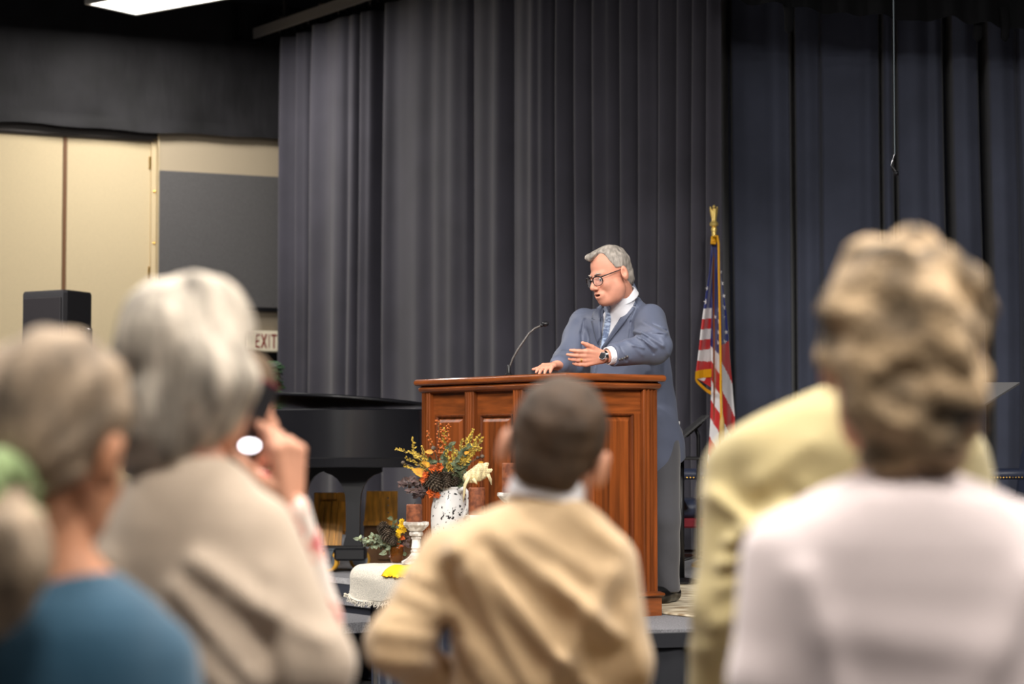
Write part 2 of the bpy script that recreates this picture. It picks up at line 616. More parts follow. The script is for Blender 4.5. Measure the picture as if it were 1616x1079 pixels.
def pleats(a, b, z0, z1, name, m, parent, amp=.02, wave=.16, deep=True, n_rows=4, flare=.02):
    """box-pleated cloth hanging between two floor points"""
    a, b = np.array(a[:2], float), np.array(b[:2], float)
    L = np.linalg.norm(b - a)
    t = (b - a) / L
    nn = np.array([t[1], -t[0]])
    n = max(8, int(L / wave) * 12)
    V, Fc = [], []
    for j in range(n_rows + 1):
        f = j / n_rows
        for i in range(n + 1):
            s = L * i / n
            ph = (s / wave) % 1
            o = amp * (.4 + .6 * f) * (1 - math.exp(-((ph - .5) / .09) ** 2) * 1.4 + .35 * math.sin(2 * PI * ph)) + flare * f
            q = a + t * s + nn * (o + .004)
            V.append((q[0], q[1], z1 + (z0 - z1) * f))
    for j in range(n_rows):
        for i in range(n):
            k = j * (n + 1) + i
            Fc.append((k, k + 1, k + n + 2, k + n + 1))
    return mesh(name, V, Fc, m, parent, smooth=True)


eR = np.array([9.2, cR[1] + .28 * (9.2 - cR[0])])
pleats(cR, eR, .02, STAGE - .06, 'skirt', M['skirt'], st, .03, .15)
strip_edge(cR, eR, 'skirt_band', M['skirt'], STAGE - .075, STAGE - .012, .02, st, .02)
strip_edge(E1, E0 - D * .45, 'edge_nosing', M['nosing'], STAGE - .03, STAGE + .003, 0, st, .02)
strip_edge(E1, E0 - D * .45, 'edge_fascia', M['fascia'], STAGE - .1, STAGE - .03, 0, st, .015)
for k, (v0, v1, zt) in enumerate([(.0, .46, .4), (.46, .82, .2)]):
    ob = empty('stage_step', E0 + N * (v0 + v1) / 2 + D * .0, ('upper' if k == 0 else 'lower') + ' grey carpeted stage step left of the skirted table', 'step')
    a, b = E0 - D * .75, E0 + D * 1.2
    o0, o1 = v0 + .03, v1
    q = [a + N * o0, b + N * o0, b + N * o1, a + N * o1]
    MB().prism([tuple(p[:2]) for p in q], zt - .06, zt).build('tread', M['carpet'], ob)
    strip_edge(b + N * o1, a + N * o1, 'nosing', M['nosing'], zt - .035, zt + .002, 0, ob, .015)
    strip_edge(b + N * (o1 - .03), a + N * (o1 - .03), 'riser', M['fascia'], 0.0, zt - .06, 0, ob, .01)
    for e in (.2, 1.0, 1.8):
        for w in (o0 + .05, o1 - .08):
            p = a + D * e + N * w
            MB().box((p[0] - .025, p[1] - .025, 0), (p[0] + .025, p[1] + .025, zt - .06)).build('leg', M['dark_metal'], ob)

# ------------------------------------------------------------------ curtains
K0 = at(444, 700, 20.0); K0[2] = 0
KD = -D


def k_of(px):
    t = (px - 808) / F / math.cos(TILT)
    return (t * K0[1] - K0[0]) / (KD[0] - t * KD[1])


def drape(name, m, P0, T, OUT, L, folds, z0, z1, label, waves=(), n=900, rows=14, seed=1, wander=.015):
    """folds: (position, depth, width); negative depth goes away from the hall"""
    rg = np.random.default_rng(seed)
    s = np.linspace(0, L, n + 1)
    o = np.zeros(n + 1)
    for c, h, w in folds: o += h * np.exp(-np.abs((s - c) / w) ** (2.0 if h > -.13 else 4.0))
    ph = rg.uniform(0, 6.28, 6)
    V = []
    for j in range(rows + 1):
        f = j / rows
        z = z1 + (z0 - z1) * f
        sh = wander * (np.sin(s * 1.3 + f * 3 + ph[0]) + .6 * np.sin(s * 2.9 + f * 5 + ph[1])) * (.3 + f)
        oo = np.interp(s + sh, s, o) * (1 - .25 * math.exp(-f * 9)) 
        for a, wl, p in waves:
            oo = oo + a * np.sin((s + sh) * 2 * PI / wl + p + .8 * np.sin(f * 2.2 + p)) * (.8 + .4 * f)
        for i in range(n + 1):
            p = P0 + T * s[i] + OUT * oo[i]
            V.append((p[0], p[1], z))
    Fc = []
    for j in range(rows):
        for i in range(n):
            k = j * (n + 1) + i
            Fc.append((k, k + 1, k + n + 2, k + n + 1))
    o = mesh(name, V, Fc, m, smooth=True, origin=(P0 + T * L / 2 + np.array([0, 0, z0])))
    md = o.modifiers.new('thickness', 'SOLIDIFY'); md.thickness = .006
    return tag(o, label, 'curtain')


ft = []
for px, h, w in [(451, .08, 4), (463, -.05, 4), (473, .05, 4), (489, -.22, 6), (508, .12, 10), (540, .09, 22), (553, -.03, 2.5), (562, .03, 4), (567, -.07, 2), (574, .04, 4),
                 (592, -.16, 7), (603, -.14, 6), (618, .08, 8), (640, .03, 10), (668, .06, 18), (700, .03, 12), (722, .05, 12), (745, -.06, 5), (765, .05, 14), (792, .05, 12), (806, -.06, 4),
                 (830, .03, 9), (850, .06, 9), (862, .04, 5), (878, -.14, 5), (893, .09, 8), (908, -.12, 4), (922, .09, 8), (938, -.11, 4), (952, .1, 9), (968, .05, 6), (981, -.12, 4.5),
                 (997, .1, 9), (1010, -.05, 3), (1022, .08, 8), (1043, -.14, 5), (1058, .1, 8), (1074, -.09, 4), (1088, .1, 8), (1102, -.1, 4), (1114, .11, 7), (1124, -.02, 3), (1134, .1, 6)]:
    dk = (k_of(px + 1) - k_of(px))
    ft.append((k_of(px), h, max(.02, w * dk)))
Lk = k_of(1143)
drape('stage_curtain', M['curtain'], K0, KD, N, Lk, ft, STAGE + .01, at(438, 62, 20)[2], 'charcoal pleated stage curtain hanging behind the lectern and piano', waves=((.004, .23, 0), (.006, .41, 1)), n=1100)
R0 = at(1128, 700, 15.35); R0[2] = 0
R1 = at(1760, 700, 14.9); R1[2] = 0
RT = (R1 - R0) / np.linalg.norm(R1 - R0)
RN = np.array([RT[1], -RT[0], 0])
LR = np.linalg.norm(R1 - R0)
fr = []
for px, h, w in [(1151, -.5, 8), (1190, .04, 26), (1232, .06, 14), (1258, -.45, 4.5), (1282, .05, 12), (1303, -.045, 3), (1345, .03, 24), (1380, .06, 12), (1400, -.4, 3.5), (1411, .05, 6), (1423, -.4, 4), (1455, .05, 18),
                 (1488, .05, 8), (1506, -.5, 7), (1533, .06, 14), (1562, -.5, 7.5), (1588, .05, 14), (1614, -.05, 4), (1650, .05, 20), (1690, -.4, 6), (1725, .05, 14)]:
    s = (px - 1128) / (1760 - 1128) * LR
    fr.append((s, h, w / 632 * LR))
drape('stage_curtain', M['curtain_bluelit'], R0, RT, RN, LR, fr, STAGE + .01, 5.2, 'charcoal stage curtain with bluer light in its colour, in broad flat folds behind the flag', waves=((.006, .9, 0),), n=1300, seed=3, wander=.02)
# black border above it with a scalloped lower edge
VY = 14.2
xs = np.linspace(1120, 1760, 160)
ed = np.interp(xs, [1120, 1150, 1180, 1230, 1300, 1350, 1400, 1440, 1500, 1530, 1560, 1616, 1680, 1760], [-14, -6, 6, 7, 18, 24, 26, 34, 27, 38, 37, 47, 44, 52])
V, Fc = [], []
for j in range(7):
    for i, x in enumerate(xs):
        tail = 0
        p = at(x, ed[i] + tail, VY)
        z = p[2] + (5.75 - p[2]) * j / 6
        V.append((p[0], VY + .05 * math.sin(i * .45) * (1 - j / 8) + .03 * math.sin(i * .17), z))
n = len(xs)
for j in range(6):
    for i in range(n - 1):
        Fc.append((j * n + i, j * n + i + 1, (j + 1) * n + i + 1, (j + 1) * n + i))
val = mesh('border_curtain', V, Fc, M['valance'], smooth=True, origin=at(1440, 20, VY))
tag(val, 'black border curtain with scalloped lower edge above the bluer-lit curtain', 'curtain')
for px, yb in ((1245, 53), (1543, 66), (1586, 66)):
    p = at(px, yb, VY + .05); q = at(px - 3, yb - 55, VY + .05)
    MB().tube([q, (p + q) / 2 + np.array([.01, 0, 0]), p + np.array([0, 0, .03]), p], [.035, .034, .03, .008], 10).build('hanging_fold', M['valance'], val, smooth=True)

# track with hangers above the left curtain
zt = at(438, 47, 20)[2]
tr = empty('curtain_track', K0 + np.array([0, 0, zt]), 'grey metal curtain track hung from the black ceiling', 'curtain track')
TF = Matrix(((KD[0], N[0], 0, K0[0]), (KD[1], N[1], 0, K0[1]), (0, 0, 1, 0), (0, 0, 0, 1)))
MB(TF).box((-.42, .02, zt), (5.6, .1, zt + .05), .006).box((-.42, .09, zt - .03), (5.6, .11, zt + .07)).build('rail', M['track'], tr)
MB(TF).box((-.46, -.02, zt - .06), (-.42, .3, zt - .02)).box((-.46, .26, zt - .06), (-.42, .3, zt + .28)).box((-.46, -.02, zt - .02), (-.42, .02, zt + .1)).build('end_bracket', M['dark_metal'], tr)
for k in range(8):
    s = .12 + k * .75
    MB(TF).tube([(s, .06, zt + .04), (s, .06, 5.76)], .014, 6).box((s - .03, .02, zt + .03), (s + .03, .1, zt + .1)).build('hanger', M['grey_metal'], tr)
for k in range(46):
    s = .03 + k * .14
    MB(TF).box((s - .008, .03, zt - .06), (s + .008, .06, zt + .005)).build('hook' if k else 'hook', M['chrome'] if k % 4 == 0 else M['dark_metal'], tr)

# ceiling lights
ROWN, COLN = {1.0: 'rear', 4.0: 'middle', 3.6: 'middle', 8.2: 'front', 7.6: 'front', 8.0: 'front', 13.0: 'stage-side'}, ('left', 'centre', 'right')
for i, (lx, ly, pw, rz) in enumerate(LAMPS):
    col_ = COLN[0 if lx < -2 else (1 if lx < 2 else 2)]
    lab = 'lit white ceiling light panel above the left wall' if i == 0 else 'white ceiling light panel over the audience, %s row, %s one' % (ROWN[ly], col_)
    t = empty('ceiling_light', (lx, ly, 5.35), lab, 'ceiling light', 'ceiling lights over the hall' if i else None)
    LM = Matrix.Translation((lx, ly, 0)) @ Matrix.Rotation(-math.radians(rz), 4, 'Z')
    fr_ = MB(LM)
    for a in ((-.61, -.31, -.58, .31), (.58, -.31, .61, .31), (-.58, -.31, .58, -.28), (-.58, .28, .58, .31)):
        fr_.box((a[0], a[1], 5.345), (a[2], a[3], 5.42))
    fr_.build('frame', M['white_trim'], t)
    MB(LM).box((-.58, -.28, 5.352), (.58, .28, 5.37)).build('diffuser', M['lens'], t)
    MB(LM).box((-.6, -.3, 5.42), (.6, .3, 5.44)).build('housing', M['black_metal'], t)
    for a in (-.4, .4):
        MB(LM).tube([(a, 0, 5.43), (a, 0, 5.76)], .012, 6).build('rod', M['black_metal'], t)
for loc, aim, pw, sz in STAGE_SPOTS:
    t = empty('stage_spotlight', loc, 'black stage spotlight over the audience, ' + ('leftmost one' if loc[0] < -4 else 'second from the left, added to brighten the boards by the piano' if loc[0] < -3 else 'third from the left' if loc[0] < 0 else 'rightmost one'), 'spotlight', 'stage spotlights')
    d = (Vector(aim) - Vector(loc)).normalized()
    p = Vector(loc)
    mb = MB()
    rg = []
    for q, r in ((-.34, .07), (-.3, .1), (-.02, .11)):
        a = d.cross(Vector((0, 0, 1))).normalized(); b = d.cross(a)
        rg.append([p + d * q + (a * math.cos(k * PI / 8) + b * math.sin(k * PI / 8)) * r for k in range(16)])
    mb.loft(rg, caps=False).build('can', M['black_metal'], t, smooth=True)
    MB().tube([p - d * .15 + Vector((0, 0, .1)), p - d * .15 + Vector((0, 0, .3)), (p.x - d.x * .15, p.y - d.y * .15, 5.76)], .02, 6).build('yoke', M['black_metal'], t)

# ------------------------------------------------------------------ rug
rgm = Matrix(((D[0], -N[0], 0, 0), (D[1], -N[1], 0, 0), (0, 0, 1, STAGE)))
RF = Matrix(((D[0], -N[0], 0, C0[0] - .615 * N[0]), (D[1], -N[1], 0, C0[1] - .615 * N[1]), (0, 0, 1, STAGE), (0, 0, 0, 1)))
rug = MB(RF).box((-.75, 0, .001), (1.9, 1.75, .012), .004).build('area_rug', M['rug'], origin=uv(.5, -1.5))
tag(rug, 'cream patterned area rug on the grey stage behind the lectern', 'rug')
for a in (0.012, 1.69):
    MB(RF).box((-.74, a, .012), (1.89, a + .045, .0135)).build('border', M['cream_wall'], rug)

# ------------------------------------------------------------------ lectern
LU, LV = 1.32, .60
lec = empty('lectern', uv(LU / 2, -LV / 2), 'mahogany lectern with fluted pilasters and raised panels on the stage', 'lectern')


def sweep(prof, name, m, u0=0.0, u1=LU, v0=-LV, v1=0.0, auto=40):
    mb = MB(LF)
    rings = []
    for o, z in prof:
        rings.append([(u0 - o, v0 - o, z), (u1 + o, v0 - o, z), (u1 + o, v1 + o, z), (u0 - o, v1 + o, z)])
    mb.loft(rings)
    return mb.build(name, m, lec, auto=auto)


H = 1.15
b = .035
bull = [(-.012 + .012 * math.cos(t), H - .017 + .017 * math.sin(t)) for t in np.linspace(-PI / 2, PI / 2, 7)]
sweep([(-.03, H - .036)] + bull + [(-.05, H)], 'cornice', M['wood_h'])
sweep([(-.034, H - .072), (-.026, H - .068), (-.02, H - .06), (-.0165, H - .05), (-.021, H - .042), (-.03, H - .036)], 'cornice_moulding', M['wood_h'])
sweep([(-.036, .10), (-.036, H - .07)], 'carcass', M['wood_dark'], u0=.028, u1=LU - .028, v0=-LV + .028, v1=-.028)
sweep([(-.018, 0), (-.018, .088)], 'plinth', M['wood_h'])
sweep([(-.02, .088), (-.012, .09), (-.006, .098), (-.008, .107), (-.024, .115)], 'plinth_moulding', M['wood_h'])
# carcass faces: front plane at v=-.064, side plane at u=.064 and u=LU-.064


def lface(side):
    """local frame of one face: x along the face, y outwards, z up"""
    if side == 'front': return LF @ Matrix(((1, 0, 0, 0), (0, 1, 0, -.064), (0, 0, 1, 0), (0, 0, 0, 1)))
    if side == 'near': return LF @ Matrix(((0, -1, 0, .064), (1, 0, 0, -LV), (0, 0, 1, 0), (0, 0, 0, 1)))
    return LF @ Matrix(((0, 1, 0, LU - .064), (-1, 0, 0, 0), (0, 0, 1, 0), (0, 0, 0, 1)))


def pilaster(Mx, x0, x1, corner=0):
    pr = []
    w = x1 - x0
    d = .034
    n = 3
    pr.append((x0, 0)); pr.append((x0, d - .004)); pr.append((x0 + .004, d))
    gw = (w - .02) / n
    for k in range(n):
        a = x0 + .01 + gw * k + gw * .14
        for t in np.linspace(0, PI, 6): pr.append((a + gw * .72 * (t / PI), d - .011 * math.sin(t)))
    pr += [(x1 - .004, d), (x1, d - .004), (x1, 0)]
    pr = pr[::-1]
    z0, z1 = .113, H - .07
    mb = MB(Mx)
    mb.prism(pr, z0, z1)
    return mb.build('pilaster', M['wood_v'], lec, auto=25)


def panel(Mx, x0, x1, z0=.113, z1=H - .07):
    st_, tr_, br_ = (.03 if x1 - x0 < .36 else .045), .115, .12
    y = .008
    MB(Mx).box((x0, 0, z1 - tr_), (x1, y, z1)).build('rail', M['wood_h'], lec)
    MB(Mx).box((x0, 0, z0), (x1, y, z0 + br_)).build('rail', M['wood_h'], lec)
    for a in (x0, x1 - st_):
        MB(Mx).box((a, 0, z0 + br_), (a + st_, y, z1 - tr_)).build('stile', M['wood_v'], lec)
    X0, X1, Z0, Z1 = x0 + st_, x1 - st_, z0 + br_, z1 - tr_
    mo = MB(Mx)
    R = []
    for o, yy in ((0, y), (.002, y + .007), (.008, y + .008), (.013, y + .002), (.016, -.001)):
        R.append([(X0 + o, yy, Z0 + o), (X1 - o, yy, Z0 + o), (X1 - o, yy, Z1 - o), (X0 + o, yy, Z1 - o)])
    mo.loft(R, caps=False).build('panel_moulding', M['wood_dark'], lec, auto=30)
    R = []
    for o, yy in ((.013, -.001), (.016, .001), (.036, .017), (.038, .019)):
        R.append([(X0 + o, yy, Z0 + o), (X1 - o, yy, Z0 + o), (X1 - o, yy, Z1 - o), (X0 + o, yy, Z1 - o)])
    MB(Mx).loft(R).build('raised_panel', M['wood_v'], lec, auto=20)


Mf, Mn, Ms = lface('front'), lface('near'), lface('far')
us = [(.028, .105), (.395, .475), (.815, .895), (1.215, LU - .028)]
for a, b_ in us: pilaster(Mf, a, b_)
for (a, b_), (c, d) in zip(us[:-1], us[1:]): panel(Mf, b_, c)
for Mx in (Mn, Ms):
    pilaster(Mx, .03, .115); pilaster(Mx, LV - .115, LV - .03)
    panel(Mx, .115, LV - .115)
sweep([(-.1, H), (-.1, H + .001)], 'desk_top', M['wood_dark'])

# gooseneck microphone
mY = 10.35
mb0 = at(803, 592, mY)
mb0[2] = STAGE + H
mic = empty('microphone', mb0, 'black gooseneck microphone rising from the lectern top', 'microphone')
MB().lathe([(.022, 0), (.022, .012), (.011, .02), (.009, .055), (.006, .06)], mb0, 16).build('base', M['black_metal'], mic, smooth=False, auto=30)
gp = [at(x, y, mY) for x, y in [(803.5, 586), (805, 578), (809, 566), (817, 552), (826, 539), (835, 526), (844, 518), (853, 514), (857, 512.5)]]
MB().tube([mb0 + np.array([0, 0, .05])] + gp, .0055, 8).build('gooseneck', M['grey_metal'], mic, smooth=True)
g1, g2 = np.array(gp[-1]), at(865, 511, mY)
MB().tube([gp[-2], gp[-1]], .009, 10).build('capsule', M['black_metal'], mic, smooth=True)
MB().ball((g1 + g2) / 2 + np.array([0, 0, .002]), (.018, .015, .0135), 14, 9).build('foam_windscreen', M['black_metal'], mic, smooth=True)

# ------------------------------------------------------------------ flag on its stand
FY = 14.0
fp = at(1131, 700, FY)
fp[2] = STAGE
flag = empty('flag', fp, 'national flag with gold fringe draped on a pole beside the curtain', 'flag')
M['flag_blue'] = mat('flag_blue', (34, 46, 118), .45, sheen=.3)
M['flag_red'] = mat('flag_red', (196, 34, 36), .45, sheen=.3)
M['flag_white'] = mat('flag_white', (228, 224, 226), .5, sheen=.3)
M['gold'] = mat('gilt', (236, 206, 120), .3, metal=.55)
M['fringe'] = mat('gold_fringe', (222, 160, 14), .6)
M['pole_wood'] = mat('pole_wood', (120, 66, 30), .35)
ptop = at(1127.5, 372, FY); ptop[2] -= 0
pt = at(1127.5, 358, FY)
MB().tube([fp + np.array([0, .03, 0]), ptop + np.array([0, .03, 0])], .014, 12).build('pole', M['pole_wood'], flag, smooth=True)
MB().lathe([(.17, 0), (.17, .02), (.12, .05), (.05, .08), (.03, .13), (.0, .13)], fp + np.array([0, .03, 0]), 24).build('base', M['brass'], flag, auto=35)
sc_f = F / FY
ez = pt + np.array([0, .03, 0])
MB().lathe([(.016, -.07), (.016, -.03), (.02, -.025), (.02, -.005), (.012, 0), (.028, .012), (.03, .026), (.02, .04), (.0, .042)], ez, 16).build('ferrule', M['gold'], flag, auto=35)


def eagle(P):
    q = P - np.asarray(ez + np.array([0, 0, .04]), np.float32)
    d = rc(q, (0, 0, .0), (.004, -.004, .07), .016, .018)
    d = smin(d, el(q, (0, -.012, .098), (.011, .014, .012)), .01)
    d = smin(d, rc(q, (0, -.022, .098), (0, -.032, .092), .005, .002), .004)
    for s in (-1, 1):
        d = smin(d, el(q, (s * .017, .006, .06), (.008, .016, .045), rot(0, 0, s * 9)), .008)
    d = smin(d, el(q, (0, .014, .005), (.014, .01, .022)), .01)
    return d + .0012 * np.sin(q[:, 2] * 500)


sdf_mesh('eagle', eagle, ez + np.array([-.05, -.06, .0]), ez + np.array([.05, .06, .17]), .0035, M['gold'], flag)
# cloth: three hanging folds; each row gives pixel columns and depths
rowsF = [  # y, left edge, inner fold, pole line, right edge
    (378, 1123, 1126, 1131, 1134), (400, 1121, 1126, 1132, 1136), (430, 1119, 1125, 1133, 1138), (460, 1114, 1124, 1134, 1142), (490, 1110, 1123, 1135, 1146),
    (520, 1106, 1122, 1136, 1149), (550, 1103, 1121, 1137, 1151), (580, 1099, 1122, 1137, 1153), (598, 1097, 1123, 1138, 1155), (625, 1116, 1122, 1138, 1157),
    (660, 1117, 1121, 1139, 1160), (700, 1116, 1119, 1139, 1160), (735, 1115, 1117, 1137, 1158), (755, 1117, 1119, 1138, 1158)]
ra = np.array(rowsF, float)
NR, NCc = 200, 14


def flagpt(y, seg, f):
    c = [np.interp(y, ra[:, 0], ra[:, i]) for i in range(1, 5)]
    gather = min(1, (y - 370) / 90)
    dep = [-.05 * gather, .05 * gather, -.03 * gather, .08 * gather]
    e = .5 - .5 * math.cos(PI * f)
    x = c[seg] + (c[seg + 1] - c[seg]) * f
    dp = dep[seg] + (dep[seg + 1] - dep[seg]) * e + .006 * math.sin(f * 9 + y * .03)
    return x, dp


def flagcol(x, y, seg):
    if seg == 0:
        yy = y + (x - 1110) * .12
        if yy < 487: return 0
        return 2 if int((yy - 487) / 16.2) % 2 == 0 else 1
    if seg == 1:
        if y < 546 + (x - 1122) * 1.0: return 0
        yy = y - (x - 1122) * 1.6 - 546
        return 2 if int((yy + 9) / 31) % 2 == 0 else 1
    if y < 540 + (1146 - x) * .6: return 0
    yy = y - (x - 1138) * 2.0 - 540
    return 1 if int((yy + 14) / 44) % 2 == 0 else 2


V, Fc, mi = [], [], []
for seg in range(3):
    y0, y1 = 378, (596 if seg == 0 else (735 if seg == 1 else 752))
    base = len(V)
    for j in range(NR + 1):
        y = y0 + (y1 - y0) * j / NR
        for i in range(NCc + 1):
            yv = y + (seg == 0) * (0 if j < NR * .8 else (i / NCc) * 12 * (j / NR - .8) / .2)
            x, dp = flagpt(y, seg, i / NCc)
            V.append(at(x, yv, FY + dp))
    for j in range(NR):
        for i in range(NCc):
            k = base + j * (NCc + 1) + i
            Fc.append((k, k + 1, k + NCc + 2, k + NCc + 1))
            y = y0 + (y1 - y0) * (j + .5) / NR
            mi.append(flagcol(flagpt(y, seg, (i + .5) / NCc)[0], y, seg))
cl = mesh('cloth', V, Fc, [M['flag_blue'], M['flag_red'], M['flag_white']], flag, smooth=True, mids=mi)
cl.modifiers.new('thickness', 'SOLIDIFY').thickness = .002
# inside of the turned-up corner and fringe
mb = MB()
q = [at(1100, 597, FY - .045), at(1122, 611, FY + .04), at(1122, 592, FY + .05), at(1108, 588, FY)]
mb.add(q, [(0, 1, 2, 3)]).build('turned_corner', M['flag_red'], flag)


def fringe(pts, wdt):
    mb = MB()
    A = [at(x, y, Y) for x, y, Y in pts]
    B_ = [at(x + wdt[0], y + wdt[1], Y - .004) for x, y, Y in pts]
    n = len(A)
    V = [p + np.array([0, -.006, 0]) for p in A + B_] + [p + np.array([0, .006, 0]) for p in A + B_]
    Fq = []
    for i in range(n - 1):
        Fq += [(i, i + 1, n + i + 1, n + i), (2 * n + i + 1, 2 * n + i, 3 * n + i, 3 * n + i + 1), (n + i, n + i + 1, 3 * n + i + 1, 3 * n + i)]
    mb.add(V, Fq)
    return mb.build('fringe', M['fringe'], flag)


fringe([(1097.5, 586, FY - .06), (1103, 584, FY - .04), (1110, 583, FY), (1123, 582, FY + .045)], (-.5, 13))
fringe([(1097, 594, FY - .058), (1100, 599, FY - .05), (1107, 606, FY - .03), (1115, 613, FY + .01), (1122, 617, FY + .04)], (.3, 6))
fringe([(1117, 728, FY + .05), (1121, 740, FY + .03), (1127, 752, FY)], (-1, 14))
cord = [(1128, 373), (1132, 372), (1134, 385), (1134.5, 430), (1136, 500), (1137, 560), (1138, 620), (1139, 655)]
MB().tube([at(x, y, FY - .06) for x, y in cord], .0085, 6).build('cord', M['fringe'], flag, smooth=True)
MB().tube([at(1137.5, 600, FY - .062), at(1139, 652, FY - .062), at(1139.5, 664, FY - .062), at(1139, 695, FY - .062)], [.006, .008, .016, .022], 8).build('tassel', mat('tassel', (214, 176, 104), .7), flag, smooth=True)
MB().tube([at(1137, 600, FY - .064), at(1138, 660, FY - .066), at(1136, 735, FY - .066)], .007, 6).build('cord', M['fringe'], flag, smooth=True)
for k in range(5):
    MB().tube([at(1124 + k * 1.6, 373, FY - .02 + .01 * k), at(1123 + k * 1.2, 385 - (k % 2) * 4, FY - .04)], .009, 6).build('fringe', M['fringe'], flag, smooth=True)
for x, y, sg, r in [(1114.5, 476, 0, 5.2), (1116.5, 455, 0, 4), (1139, 447, 1, 4.5), (1137, 429, 1, 3.5), (1141.7, 485, 2, 5), (1134, 490, 1, 4.5), (1141.5, 501, 2, 4.5), (1134, 508, 1, 5), (1133.4, 524.5, 1, 5.2), (1146, 524, 2, 4.2), (1133, 541, 1, 5.2), (1143.5, 540, 2, 5.2), (1142, 467, 2, 4), (1128, 500, 1, 4)]:
    c = [np.interp(y, ra[:, 0], ra[:, i]) for i in range(1, 5)]
    sg = 0 if x < c[1] else (1 if x < c[2] else 2)
    f = (x - c[sg]) / (c[sg + 1] - c[sg])
    dp = flagpt(y, sg, min(1, f))[1]
    V = [at(x, y, FY + dp - .006)]
    for k in range(10):
        rr = r * (1 if k % 2 == 0 else .4)
        a = PI / 2 + k * PI / 5 + .15
        V.append(at(x + rr * math.cos(a) * .9, y - rr * math.sin(a), FY + flagpt(y, sg, min(1, max(0, f + rr * math.cos(a) / (c[sg + 1] - c[sg]))))[1] - .005))
    mesh('star', V, [(0, i, i % 10 + 1) for i in range(1, 11)], M['flag_white'], flag)

# ------------------------------------------------------------------ stage chairs, music stands, side table


def stage_chair(name, seat_c, face, label):
    """armchair with padded navy arms and nail heads; FACE is the direction it looks"""
    f = np.array([face[0], face[1], 0.]); f /= np.linalg.norm(f)
    r = np.array([f[1], -f[0], 0])
    Mx = Matrix(((r[0], f[0], 0, seat_c[0]), (r[1], f[1], 0, seat_c[1]), (0, 0, 1, STAGE), (0, 0, 0, 1)))
    t = empty(name, (seat_c[0], seat_c[1], STAGE), label, 'armchair')
    MB(Mx).box((-.29, -.27, .36), (.29, .30, .475), .035).build('seat', M['navy_leather'], t, auto=50)
    MB(Mx).box((-.28, -.27, .30), (.28, .29, .36), .01).build('seat_apron', M['red_cloth'], t)
    mb = MB(Mx)
    rg = []
    for z, o in ((.44, 0), (.5, -.02), (.75, -.06), (.88, -.09), (.91, -.1)):
        w = .30 if z < .88 else .27
        rg.append([(-w, -.27 + o, z), (w, -.27 + o, z), (w, -.19 + o, z), (-w, -.19 + o, z)])
    mb.loft(rg).build('backrest', M['navy_leather'], t, auto=40)
    for s in (-1, 1):
        a = MB(Mx).box((s * .33 - .045, -.26, .60), (s * .33 + .045, .27, .66), .014).build('armrest', M['navy_leather'], t, auto=50)
        n_ = MB(Mx)
        for sd in (-1, 1):
            for k in range(26): n_.ball((s * .33 + sd * .046, -.245 + k * .0203, .612), .0046, 6, 4)
        n_.build('nail_heads', M['brass'], a)['kind'] = 'stuff'
        MB(Mx).tube([(s * .33, .23, .6), (s * .325, .24, .5), (s * .30, .2, .42)], [.022, .018, .022], 8).build('arm_post', M['mahog_chair'], t, smooth=True)
        for yy in (-.23, .24):
            MB(Mx).tube([(s * .25, yy, .32), (s * .255, yy + .005, .22), (s * .255, yy, .14), (s * .25, yy, .1), (s * .25, yy, .05), (s * .25, yy, 0)], [.03, .026, .016, .024, .015, .02], 8).build('leg', M['mahog_chair'], t, smooth=True)
        MB(Mx).tube([(s * .25, -.22, .13), (s * .25, .23, .13)], .012, 6).build('stretcher', M['mahog_chair'], t)
    return t


stage_chair('armchair', (1.23, 13.25), (-1, -.12), 'navy leather stage armchair with nail heads behind the grey-suited speaker')
stage_chair('armchair', (3.13, 13.3), (-1, -.2), 'navy leather stage armchair at the right edge near the grey music stand')


def music_stand(p, face, zc, tilt, w, h, label, m):
    f = np.array([face[0], face[1], 0.]); f /= np.linalg.norm(f)
    r = np.array([f[1], -f[0], 0])
    Mx = Matrix(((r[0], f[0], 0, p[0]), (r[1], f[1], 0, p[1]), (0, 0, 1, STAGE), (0, 0, 0, 1)))
    t = empty('music_stand', (p[0], p[1], STAGE), label, 'music stand')
    Dk = Mx @ Matrix.Translation((0, 0, zc)) @ Matrix.Rotation(math.radians(tilt), 4, 'X')
    dk = MB(Dk)
    pl = [(-w / 2, -h * .5), (-w / 2 + .04, h * .5), (w / 2 - .04, h * .5), (w / 2, -h * .5)]
    dk.loft([[(x, 0, z) for x, z in pl], [(x, .012, z) for x, z in pl]])
    dk.build('desk', m, t)
    MB(Dk).box((-w / 2, -.06, -h * .5 - .012), (w / 2, .012, -h * .5)).build('lip', m, t)
    MB(Dk).box((-.09, .012, -.06), (.09, .03, .06)).box((-w / 2 + .06, .012, h * .5 - .06), (w / 2 - .06, .022, h * .5 - .045)).box((-w / 2 + .05, .012, -h * .5 + .05), (w / 2 - .05, .022, -h * .5 + .065)).build('back_plate', M['black_metal'], t)
    MB(Mx).tube([(0, .03, zc), (0, .05, zc - .05), (0, .05, .12)], .012, 10).build('pole', M['black_metal'], t, smooth=True)
    for k in range(3):
        a = 2 * PI * k / 3 + .4
        MB(Mx).tube([(0, .05, .14), (.12 * math.cos(a), .05 + .12 * math.sin(a), .11), (.27 * math.cos(a), .05 + .27 * math.sin(a), .025)], .009, 6).build('leg', M['black_metal'], t, smooth=True)
    return t


